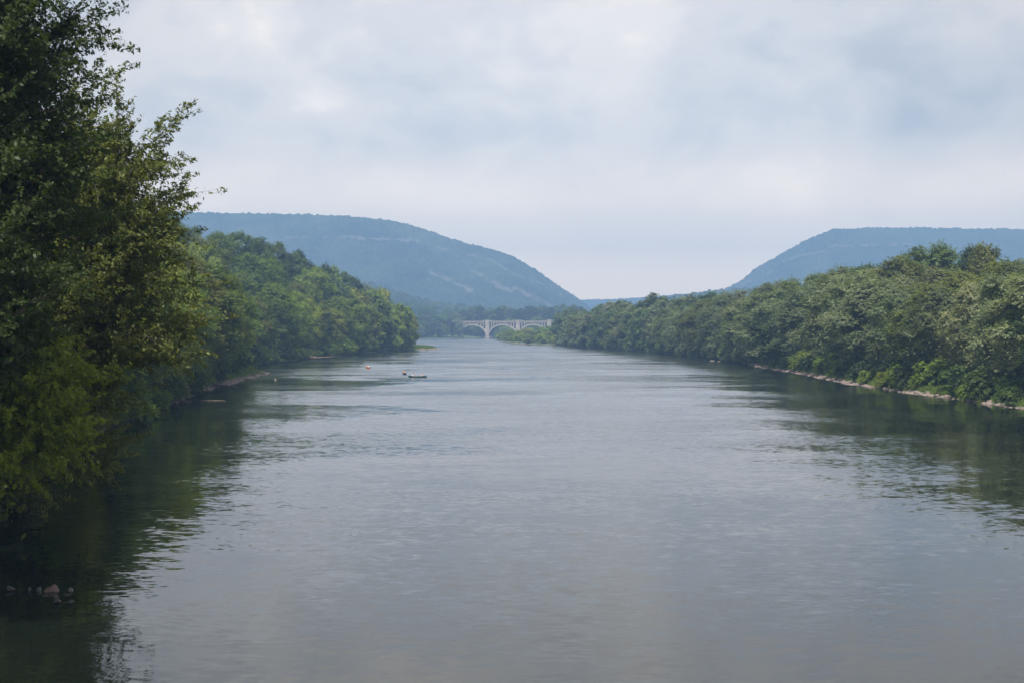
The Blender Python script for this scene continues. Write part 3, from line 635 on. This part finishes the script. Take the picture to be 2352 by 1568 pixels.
# ------------------------------------------------------------------ the arched railway viaduct
M_CONC_SHADE = simple("shade_dark_concrete", (0.11, 0.095, 0.09), 0.95, 0.5, 0.3)
def shade_inside(o):                 # shade painted dark on soffits and the faces inside the openings
    o.data.materials.append(M_CONC_SHADE)
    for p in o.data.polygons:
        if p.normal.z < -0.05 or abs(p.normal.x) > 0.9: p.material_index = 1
def viaduct():
    root = empty('arch_bridge', (-36.5, 2098, 0), R(-28))
    tag(root, 'pale concrete arch bridge crossing the far end of the river', 'bridge')
    span, pw, dep = 45.5, 5.4, 10.0; pitch = span + pw; zs, rise, ring = 3.0, 15.6, 1.6; zd = 23.0
    for k in range(-2, 5):
        m = MB(); x = k * pitch
        m.box(x - 3.6, x + 3.6, -1.1, dep + 1.1, -2.5, 2.4); m.box(x - pw / 2, x + pw / 2, -0.35, dep + 0.35, 2.4, 24.2)
        m.box(x - 1.5, x + 1.5, -0.75, -0.35, 3.0, 24.2)
        m.box(x - pw / 2 - .35, x + pw / 2 + .35, -0.9, dep + 0.9, 24.2, 25.2); m.box(x - pw / 2 + .2, x + pw / 2 - .2, -0.6, dep + 0.6, 25.2, 26.3)
        m.build('pier', M_CONC, root)
    for k in range(-2, 4):
        x0 = k * pitch + pw / 2; xc = x0 + span / 2; n = 40
        def zin(x): u = min(1, abs(x - xc) / (span / 2)); return zs + rise * math.sqrt(max(0, 1 - u * u))
        def zout(x): u = min(1, abs(x - xc) / (span / 2 + 1.6)); return zs + (rise + ring) * math.sqrt(max(0, 1 - u * u))
        m = MB(); xs_ = [xc - span / 2 * math.cos(math.pi * i / n) for i in range(n + 1)]
        for i in range(n):
            a, b = xs_[i], xs_[i + 1]; m.prism([(a, zin(a)), (b, zin(b)), (b, zout(b)), (a, zout(a))], -0.25, dep + 0.25)
        shade_inside(m.build('arch', M_CONC, root))
        m = MB(); no = 11; pt = span / no; ow = pt * 0.66; sp_top = zd - 1.3
        for j in range(no):
            cx = x0 + pt * (j + 0.5); l, r = cx - ow / 2, cx + ow / 2
            for (a, b) in ((x0 + pt * j, l), (r, x0 + pt * (j + 1))):
                zz = min(zout(a), zout(b)) - 0.5
                m.prism([(a, zz), (b, zz), (b, zd - 0.2), (a, zd - 0.2)], 0.0, dep)
            zb = sp_top - ow / 2
            for i in range(6):
                t0, t1 = math.pi * i / 6, math.pi * (i + 1) / 6; a, b = cx - ow / 2 * math.cos(t0), cx - ow / 2 * math.cos(t1)
                za, zc = zb + ow / 2 * math.sin(t0), zb + ow / 2 * math.sin(t1)
                if max(za, zc) < zout(cx) - 0.3 and False: continue
                m.prism([(a, za), (b, zc), (b, zd - 0.2), (a, zd - 0.2)], 0.0, dep)
        shade_inside(m.build('spandrel_wall', M_CONC, root))
        m = MB(); m.box(x0 + .01, x0 + span - .01, -0.7, dep + 0.7, zd - 0.2, zd + 0.5); m.build('deck', M_CONC2, root)
        m = MB()
        for j in range(15):
            cx = x0 + span * (j + 0.5) / 15; m.box(cx - 0.35, cx + 0.35, -0.6, -0.2, zd + 0.5, zd + 1.6)
        m.box(x0 + .02, x0 + span - .02, -0.62, -0.18, zd + 1.6, zd + 1.95); m.box(x0 + .02, x0 + span - .02, dep + .18, dep + .6, zd + .5, zd + 1.95)
        m.build('parapet', M_CONC2, root)
viaduct()

# ------------------------------------------------------------------ rocks, logs, stones, grass
def rock_mesh(seed, n=2):
    import bmesh
    bm = bmesh.new(); bmesh.ops.create_icosphere(bm, subdivisions=n, radius=1)
    rg = random.Random(seed); pl = [(Vector((rg.gauss(0, 1), rg.gauss(0, 1), rg.gauss(0, 1))).normalized(), rg.uniform(0.35, 0.8)) for _ in range(12)]
    for v in bm.verts:
        for nn, d in pl:
            e = v.co.dot(nn) - d
            if e > 0: v.co -= nn * e * 0.97
    me = bpy.data.meshes.new('rock'); bm.to_mesh(me); bm.free(); return me
RMS = [rock_mesh(s) for s in range(5)]
RM_L = []; RM_D = []; RM_R = []; M_REDROCK = simple('reddish_shade_rock', (0.085, 0.055, 0.045), 0.6, 2.5, 0.35, 0.6)  # reddish rock, colour darkened for the same dim corner
for me in RMS:
    d = me.copy(); r_ = me.copy(); r_.materials.append(M_REDROCK); RM_R.append(r_); me.materials.append(M_ROCK); d.materials.append(M_DARKROCK); RM_L.append(me); RM_D.append(d)
def rock(px, py, w_, h_, label, dark=False, group=None, i=0, z=0.0, depth=0.8):
    x, y = at(px, py); o = link('rock', (RM_R if dark == 'red' else RM_D if dark else RM_L)[i % 5]); o.location = (x, y, z + h_ * 0.15)
    o.scale = (w_ / 2, w_ / 2 * depth, h_ * 0.7); o.rotation_euler = (0, 0, i * 1.7 - 0.2); tag(o, label, 'rock', group); return o
GA = 'rocks breaking the dark water at lower left'
for i, (px, py, ww, hh, lb, dk) in enumerate([
        (118, 1358, 0.95, 0.42, "largest reddish-topped rock of the group in the dark water at lower left", "red"),
        (88, 1357, 0.42, 0.26, "grey rock touching the left side of the largest reddish-topped one", True),
        (66, 1356, 0.22, 0.2, "small rock between the lone left rock and the reddish-topped group", True),
        (160, 1358, 0.50, 0.26, "pointed rock at the right end of the dark water group", True),
        (100, 1370, 0.34, 0.12, "flat rock barely awash below the grey one", True),
        (150, 1367, 0.40, 0.12, "flat wet rock under the pointed one", True),
        (128, 1374, 0.26, 0.16, "small rock right below the reddish-topped one", True),
        (132, 1384, 0.62, 0.18, "lowest wide flat rock of the dark water group", True),
        (162, 1382, 0.40, 0.09, "faint flat rock at lower right of the group, nearly submerged", True),
        (24, 1356, 0.55, 0.36, "lone rock farthest left in the dark water", True)]):
    rock(px, py, ww, hh, lb, dk, GA, i)
rock(632, 872, 1.3, 0.55, "pale boulder standing alone in the water off the stony spit", False, None, 3)
rock(612, 860, 1.6, 0.5, "rock at the very tip of the stony spit", False, None, 1)
rock(1636, 829, 3.2, 0.5, "low pale rock in the water, left of a pair by the right bank", False, 'rocks in the water off the right bank', 2, depth=.4)
rock(1650, 830, 2.0, 0.5, "low pale rock in the water, right of a pair by the right bank", False, 'rocks in the water off the right bank', 4, depth=.4)
rock(1735, 845, 1.4, 0.5, "pale rock offshore where the stony right shore begins", False, 'rocks in the water off the right bank', 1)
rock(1758, 846, 1.6, 0.5, "pale rock touching the start of the stony right shore", False, 'rocks in the water off the right bank', 0)
rock(2225, 922, 1.5, 0.6, "reddish boulder at the near end of the stony right shore", False, None, 2)
rock(960, 815, 1.6, 0.4, "tiny rock in the water off the grassy gravel bar", True, None, 2)
rock(400, 923, 1.6, 0.6, "pale rock under the left bank trees by the fallen log", False, None, 4)
rock(418, 919, 1.3, 0.7, "rounded rock right of the pale one by the fallen log", False, None, 2)
def icos():
    t = (1 + 5 ** .5) / 2
    v = np.array([(-1, t, 0), (1, t, 0), (-1, -t, 0), (1, -t, 0), (0, -1, t), (0, 1, t), (0, -1, -t), (0, 1, -t), (t, 0, -1), (t, 0, 1), (-t, 0, -1), (-t, 0, 1)], float) / 1.9
    f = np.array([(0, 11, 5), (0, 5, 1), (0, 1, 7), (0, 7, 10), (0, 10, 11), (1, 5, 9), (5, 11, 4), (11, 10, 2), (10, 7, 6), (7, 1, 8), (3, 9, 4), (3, 4, 2), (3, 2, 6), (3, 6, 8), (3, 8, 9), (4, 9, 5), (2, 4, 11), (6, 2, 10), (8, 6, 7), (9, 8, 1)])
    return v, f
def stones(poly, n, off, spread, smin, smax, seed, label, mat=None):
    rng = np.random.RandomState(seed); pts = np.array(poly, float); seg = np.diff(pts, axis=0); ln = np.hypot(seg[:, 0], seg[:, 1]); cum = np.concatenate([[0], np.cumsum(ln)])
    u = rng.rand(n) * cum[-1]; k = np.clip(np.searchsorted(cum, u) - 1, 0, len(seg) - 1); t = (u - cum[k]) / ln[k]
    P = pts[k] + seg[k] * t[:, None]; nn = np.stack([seg[k][:, 1], -seg[k][:, 0]], 1) / ln[k][:, None]
    P = P + nn * (off + rng.normal(size=n) * spread)[:, None]; Z = ground_h(P[:, 0], P[:, 1]); ok = (Z > -0.35) & (Z < 0.9)
    ok &= (vnoise(P[:, 0] / 5 + seed, P[:, 1] / 13) > 0.44) | (rng.rand(len(P)) < 0.12)
    P = P[ok]; Z = Z[ok]; n = len(P); v, f = icos(); s = smin + (smax - smin) * rng.rand(n) ** 3
    V = v[None] * (s[:, None, None]) * (0.7 + 0.6 * rng.rand(n, 12, 1)) * (np.stack([0.8 + rng.rand(n) * .8, 0.8 + rng.rand(n) * .6, 0.4 + rng.rand(n) * .4], 1)[:, None])
    V = V + np.stack([P[:, 0], P[:, 1], np.maximum(Z, -0.05) + s * 0.1], 1)[:, None]
    Fq = f[None] + (np.arange(n) * 12)[:, None, None]
    o = link('shore_stones', mesh_np('shore_stones', V.reshape(-1, 3), Fq.reshape(-1, 3), mat or M_ROCK)); tag(o, label, 'stones', None, 'stuff')
stones([(83, 225), (82, 263), (80, 297), (79.5, 337), (83.5, 402), (84, 480)], 4600, 0.0, 0.8, 0.08, 0.6, 1, 'band of pinkish stones along the near right shore')
stones([(84, 480), (89, 565), (86, 653), (78, 804), (62, 909), (38, 1160), (13, 1208), (2, 1275)], 3600, 0.2, 1.0, 0.15, 0.9, 2, 'thin line of pale stones along the far right shore')
stones([(-64, 296), (-66, 318), (-69, 360), (-71, 412), (-75, 417)], 2400, 0.0, 1.2, 0.08, 0.55, 3, 'pinkish stones of the spit on the left bank')
stones([(-70, 862), (-46, 884), (-47, 897), (-62, 912)], 1600, 0.0, 1.6, 0.15, 0.8, 4, 'pale stones of the gravel bar off the wooded point')
stones([(-27.5, 72), (-35, 95), (-43, 120), (-52, 180), (-58.5, 245), (-64, 296)], 1200, 0.0, 0.9, 0.05, 0.3, 5, 'scattered stones under the trees of the near left shore', M_DARKROCK)
stones([(-130, 2020), (-85, 2090), (-45, 2118), (-12, 2110)], 900, 0.0, 1.5, 0.3, 1.3, 6, 'pale stones along the far shore by the bridge')
def grasses(spots, seed, label, hgt=(0.4, 1.1)):
    rng = np.random.RandomState(seed); P = []
    for (x0, y0, x1, y1, wd_, n) in spots:
        u = rng.rand(n); d = rng.normal(size=n) * wd_; L_ = math.hypot(x1 - x0, y1 - y0); nx, ny = (y1 - y0) / L_, -(x1 - x0) / L_
        P.append(np.stack([x0 + (x1 - x0) * u + nx * d, y0 + (y1 - y0) * u + ny * d], 1))
    P = np.concatenate(P); Z = ground_h(P[:, 0], P[:, 1]); ok = Z > 0.25; P = P[ok]; Z = Z[ok]; n = len(P)
    h = hgt[0] + (hgt[1] - hgt[0]) * rng.rand(n); a = rng.rand(n) * 6.28; w_ = 0.05 + 0.06 * rng.rand(n); ln = np.stack([rng.normal(size=n), rng.normal(size=n), np.zeros(n)], 1) * 0.25 * h[:, None]
    b = np.stack([P[:, 0], P[:, 1], Z - 0.05], 1); s = np.stack([np.cos(a), np.sin(a), np.zeros(n)], 1) * w_[:, None]
    up = np.stack([np.zeros(n), np.zeros(n), h], 1)
    V = np.stack([b - s, b + s, b + up + ln + s * .3, b + up + ln - s * .3], 1).reshape(-1, 3)
    o = link('grass', mesh_np('grass', V, np.arange(n * 4).reshape(n, 4), M_LEAF, rnd=np.repeat(rng.rand(n), 4))); o.color = (0.13, 0.19, 0.035, 1)
    tag(o, label, 'grass', None, 'stuff')
grasses([(83, 262, 83, 300, 1.5, 9000), (83, 300, 83, 340, 1.6, 12000), (84, 340, 87, 402, 1.6, 16000), (87, 402, 88, 480, 1.6, 12000), (85, 225, 85, 262, 1.2, 6000)], 1, 'bright grass above the stones of the right shore')
grasses([(-71, 330, -75, 405, 1.5, 16000), (-69, 305, -72, 335, 1.2, 5000), (-66, 876, -50, 890, 2.2, 9000)], 2, 'yellow-green grass on the left spit and the gravel bar', (0.5, 1.6))
def log(p0, p1, r0, r1, label, stubs=3, seed=1, roots=False):
    rg = random.Random(seed); a, b = Vector(p0), Vector(p1); m = MB()
    pts = [a.lerp(b, t / 6) + Vector((rg.uniform(-.1, .1), rg.uniform(-.1, .1), rg.uniform(-.06, .06))) for t in range(7)]
    m.tube(pts, [r0 + (r1 - r0) * i / 6 for i in range(7)], 8)
    for k in range(stubs):
        s = pts[2 + k % 4]; d = Vector((rg.uniform(-1, 1), rg.uniform(-1, 1), rg.uniform(.3, 1))).normalized(); m.tube([s, s + d * rg.uniform(.5, 1.6)], [r1 * .8, r1 * .2], 5)
    if roots:
        for k in range(9):
            d = Vector((rg.uniform(-1, 1), rg.uniform(-1, 1), rg.uniform(-.2, 1))).normalized(); m.tube([a, a + d * 1.1, a + d * 1.9 + Vector((0, 0, -.3))], [r0 * .6, r0 * .35, .05], 5)
    o = m.build('fallen_log', M_WOOD, None, True); tag(o, label, 'log'); return o
x, y = at(486, 921); log((x - 2.2, y, .12), (x + 2.2, y + 1, .05), .16, .08, "thin fallen log lying in the water before the left bank", 2, 1)
x, y = at(520, 889); log((x - 3.5, y + 2, .45), (x + 2.5, y, .1), .28, .14, "bleached log on the near end of the stony spit", 3, 2)
x, y = at(732, 825); log((x - 2.5, y, .6), (x + 6.5, y - 2, 1.1), .45, .18, "reddish uprooted log at the water's edge beyond the spit", 4, 3, True)
x, y = at(400, 925); log((x - 5, y + 3, .9), (x + 3.0, y - 1, .25), .2, .1, "fallen log under the left bank trees beside two rocks", 3, 4)

# ------------------------------------------------------------------ canoes and paddlers
def skinned(name, verts, edges, radii, mat, parent, root_i=0, sub=2):
    me = bpy.data.meshes.new(name); me.from_pydata(verts, edges, []); o = bpy.data.objects.new(name, me); col.objects.link(o)
    sk = o.modifiers.new('skin', 'SKIN')
    for i, r_ in enumerate(radii):
        v = me.skin_vertices[0].data[i]; v.radius = (r_, r_) if not isinstance(r_, tuple) else r_; v.use_root = (i == root_i)
    if sub: ss = o.modifiers.new('sub', 'SUBSURF'); ss.levels = sub; ss.render_levels = sub
    dg = bpy.context.evaluated_depsgraph_get(); m2 = bpy.data.meshes.new_from_object(o.evaluated_get(dg)); bpy.data.objects.remove(o)
    m2.name = name; m2.materials.clear(); m2.materials.append(mat); m2.polygons.foreach_set('use_smooth', [True] * len(m2.polygons))
    return link(name, m2, parent)
M_SKIN = simple("skin", (0.60, 0.38, 0.28), 0.6, 5, 0.08)
M_SKIN2 = simple("tanned_skin", (0.40, 0.24, 0.16), 0.6, 5, 0.08)
def fabric(n, c): return simple(n, c, 0.85, 9, 0.12)
M_WHITE = fabric("white_cloth", (0.74, 0.73, 0.70)); M_NAVY = fabric("navy_cloth", (0.03, 0.04, 0.08)); M_TAN = fabric("tan_cloth", (0.55, 0.42, 0.20)); M_RED = fabric("red_cloth", (0.5, 0.09, 0.06))
M_HAIR = simple("dark_hair", (0.035, 0.022, 0.015), 0.6, 20, 0.3); M_HAIR2 = simple("brown_hair", (0.14, 0.07, 0.035), 0.6, 20, 0.3)
M_GREEN = simple("green_hull", (0.012, 0.075, 0.075), 0.35, 3, 0.1); M_BLUE = simple("navy_hull", (0.03, 0.035, 0.11), 0.35, 3, 0.1); M_ORANGE = simple("orange_hull", (0.55, 0.12, 0.04), 0.35, 3, 0.1)
M_TRIM = simple("black_trim", (0.02, 0.02, 0.02), 0.4, 3, 0.1); M_SEAT = simple("woven_seat", (0.25, 0.16, 0.08), 0.8, 8, 0.2)
def canoe(loc, rz, hull_mat, label, Lh=2.45):
    root = empty('canoe', loc, rz); tag(root, label, 'canoe', 'canoes on the river')
    n, k = 28, 14; V = []
    for side, th in ((0, 0.0), (1, 0.025)):
        for i in range(n + 1):
            u = -1 + 2 * i / n; wv = 0.45 * (1 - abs(u) ** 2.6) ** 0.75 + 0.012 - th * 0.5; top = 0.36 + 0.20 * abs(u) ** 4; bot = -0.10 + 0.10 * abs(u) ** 8 + th
            for j in range(k + 1):
                a = math.pi * j / k; cx = math.cos(a); V.append((u * (Lh - th), wv * math.copysign(abs(cx) ** 0.6, cx), top - (top - bot) * math.sin(a) ** 0.55))
    Fq = []; o_ = (n + 1) * (k + 1)
    for i in range(n):
        for j in range(k):
            a = i * (k + 1) + j; Fq.append((a, a + k + 1, a + k + 2, a + 1)); b = a + o_; Fq.append((b, b + 1, b + k + 2, b + k + 1))
        for j in (0, k):
            a = i * (k + 1) + j; Fq.append((a, a + o_, a + o_ + k + 1, a + k + 1))
    link('hull', mesh_np('hull', V, Fq, hull_mat, smooth=True), root)
    m = MB()
    for j in (0, k):
        m.tube([(V[i * (k + 1) + j][0], V[i * (k + 1) + j][1], V[i * (k + 1) + j][2] + .01) for i in range(n + 1)], [0.022] * (n + 1), 6)
    m.build('gunwale', M_TRIM, root, True)
    for sx in (-1.45, 1.35):
        m = MB(); m.box(sx - .13, sx + .13, -.36, .36, .19, .22); m.build('seat', M_SEAT, root)
    m = MB(); m.tube([(0, -.43, .33), (0, .43, .33)], [.02, .02], 6); m.build('thwart', M_TRIM, root)
    return root
def paddler(canoe_root, sx, face, top, skin, hair, label, lean=0.15, arm=1, shirtless=False):
    """seated person, at sx along the canoe, facing +x (face=1) or -x"""
    import mathutils
    base = canoe_root.matrix_basis @ Vector((sx, 0, 0.25)); root = empty('person', base, canoe_root.rotation_euler.z + (0 if face > 0 else math.pi)); root.scale = (1.1, 1.1, 1.1)
    tag(root, label, 'person', 'people in the canoes')
    L_ = lean
    v = [(0, 0, .08), (L_ * .35, 0, .28), (L_ * .8, 0, .46), (L_, 0, .56), (L_ * 1.08, 0, .63), (L_ * 1.15 + .02, 0, .74),     # pelvis, waist, chest, shoulders, neck, head
         (L_, .17, .53), (L_ + .16, .24, .34), (L_ + .38, .14 * arm, .40),                          # left arm
         (L_, -.17, .53), (L_ + .14, -.25, .33), (L_ + .36, -.12, .30),
         (.04, .10, .05), (.42, .15, .12), (.62, .14, -.19), (.74, .14, -.20),
         (.04, -.10, .05), (.42, -.15, .12), (.62, -.14, -.19), (.74, -.14, -.20), (L_ * 1.15 + .03, 0, .82)]
    e = [(0, 1), (1, 2), (2, 3), (3, 4), (4, 5), (5, 20), (3, 6), (6, 7), (7, 8), (3, 9), (9, 10), (10, 11), (0, 12), (12, 13), (13, 14), (14, 15), (0, 16), (16, 17), (17, 18), (18, 19)]
    rad = [.12, .12, .13, .085, .05, .092, .058, .042, .033, .058, .042, .033, .085, .062, .042, .03, .085, .062, .042, .03, .075]
    skinned('body', v, e, rad, skin, root)
    hb = MB(); hx = L_ * 1.15 + .01
    import bmesh
    bm = bmesh.new(); bmesh.ops.create_icosphere(bm, subdivisions=3, radius=.112)
    for q in bm.verts:
        q.co = Vector((q.co.x - .012, q.co.y, q.co.z * 1.05 + .02))
        if q.co.x > .055 and q.co.z < .045: q.co.x = .02
        if q.co.z < -.045: q.co.z = -.045
        q.co += Vector((hx, 0, .79))
    me = bpy.data.meshes.new('hair'); bm.to_mesh(me); bm.free(); me.materials.append(hair); link('hair', me, root)
    m = MB(); m.tube([(hx + .085, 0, .79), (hx + .125, 0, .755)], [.012, .018], 6); m.build('nose', skin, root, True)
    if not shirtless:
        tv = [(L_ * .1, 0, .13), (L_ * .35, 0, .28), (L_ * .8, 0, .46), (L_, 0, .54), (L_, .165, .52), (L_ + .08, .20, .44), (L_, -.165, .52), (L_ + .07, -.21, .44)]
        skinned('shirt', tv, [(0, 1), (1, 2), (2, 3), (3, 4), (4, 5), (3, 6), (6, 7)], [.135, .137, .146, .10, .072, .062, .072, .062], top, root)
    sv_ = [(0, 0, .09), (.04, .10, .05), (.28, .135, .10), (.04, -.10, .05), (.28, -.135, .10)]
    skinned('shorts', sv_, [(0, 1), (1, 2), (0, 3), (3, 4)], [.132, .10, .082, .10, .082], M_NAVY if shirtless else top if top is M_NAVY else M_NAVY, root)
    return root
def paddle(canoe_root, sx, face, side, label):
    root = empty('paddle', canoe_root.matrix_basis @ Vector((sx, 0, 0.23)), canoe_root.rotation_euler.z + (0 if face > 0 else math.pi))
    tag(root, label, 'paddle', 'paddles held by the canoeists')
    a = Vector((.50, .10 * side, .50)); b = Vector((.60, -.52 * side, -.05)); m = MB(); m.tube([a, b], [.016, .016], 6); m.tube([a + Vector((-.06, 0, 0)), a + Vector((.06, 0, 0))], [.017, .017], 6); m.build('shaft', M_SEAT, root, True)
    d = (b - a).normalized(); c = b + d * .45; m = MB(); sx_ = Vector((.09, 0, 0)); th = Vector((0, .012, .005))
    m.quadbox([b - sx_ * .4 - th, b + sx_ * .4 - th, b + sx_ * .4 + th, b - sx_ * .4 + th, c - sx_ - th, c + sx_ - th, c + sx_ + th, c - sx_ + th]); m.build('blade', M_SEAT, root)
x, y = at(959, 866); c1 = canoe((x, y, -.03), R(-3), M_GREEN, "long dark green canoe seen side-on, nearest of the three")
paddler(c1, -1.42, 1, M_WHITE, M_SKIN, M_HAIR, "person in white top at the left end of the green canoe", .20)
paddler(c1, 1.32, -1, M_WHITE, M_SKIN, M_HAIR, "shirtless person at the right end of the green canoe", .10, shirtless=True)
paddle(c1, -1.42, 1, 1, "paddle held by the person in white in the green canoe")
def bag(c, sx, s, mat, label):
    o = rock_mesh(int(s * 100), 3); o.name = 'bag'; o.materials.append(mat); b = link('bag', o); b.location = c.matrix_basis @ Vector((sx, 0, .02 + s * .8)); b.scale = (s * 1.25, s * .8, s * .8); b.rotation_euler = c.rotation_euler
    tag(b, label, 'bag')
bag(c1, -.72, .30, M_NAVY, "dark bag beside the person in white in the green canoe")
bag(c1, -.2, .24, M_WHITE, "pale bundle amidships in the green canoe, left one")
bag(c1, .45, .27, M_WHITE, "pale bundle amidships in the green canoe, right one")
x, y = at(929, 859); c2 = canoe((x, y, -.03), R(103), M_BLUE, "short-looking navy blue canoe seen end-on just behind the green one", 2.2)
paddler(c2, -1.35, 1, M_TAN, M_SKIN2, M_HAIR2, "person in tan top nearest in the navy blue canoe", .12)
paddler(c2, 1.3, 1, M_TAN, M_SKIN2, M_HAIR, "shirtless person at the far end of the navy blue canoe", .12, shirtless=True)
paddle(c2, -1.35, 1, -1, "paddle held by the person in tan in the navy canoe")
x, y = at(845, 845.5); c3 = canoe((x, y, -.03), R(107), M_ORANGE, "orange-red canoe seen end-on, leftmost and farthest of the three", 2.3)
paddler(c3, -1.35, 1, M_WHITE, M_SKIN, M_HAIR2, "person in white top nearest in the orange canoe", .08)
paddler(c3, 1.3, 1, M_WHITE, M_SKIN, M_HAIR, "shirtless person at the far end of the orange canoe", .1, shirtless=True)
paddle(c3, -1.35, 1, 1, "paddle held by the person in white in the orange canoe")

# ------------------------------------------------------------------ haze
hzm, nt = newmat("haze_air"); o = N(nt, 'ShaderNodeOutputMaterial'); pv = N(nt, 'ShaderNodeVolumePrincipled')
pv.inputs['Color'].default_value = (0.305, 0.53, 0.92, 1); pv.inputs['Density'].default_value = 2.5e-4; pv.inputs['Anisotropy'].default_value = 0.0
L(nt, pv.outputs[0], o.inputs['Volume'])
m = MB(); m.box(-9500, 9500, -1600, 7900, -5, 470); hzo = m.build('haze', hzm); tag(hzo, kind='stuff')
hzo['label'] = 'pale blue haze over the valley'; hzo['category'] = 'haze'
print('OBJ', len(bpy.data.objects), 'trees', len(TREES))
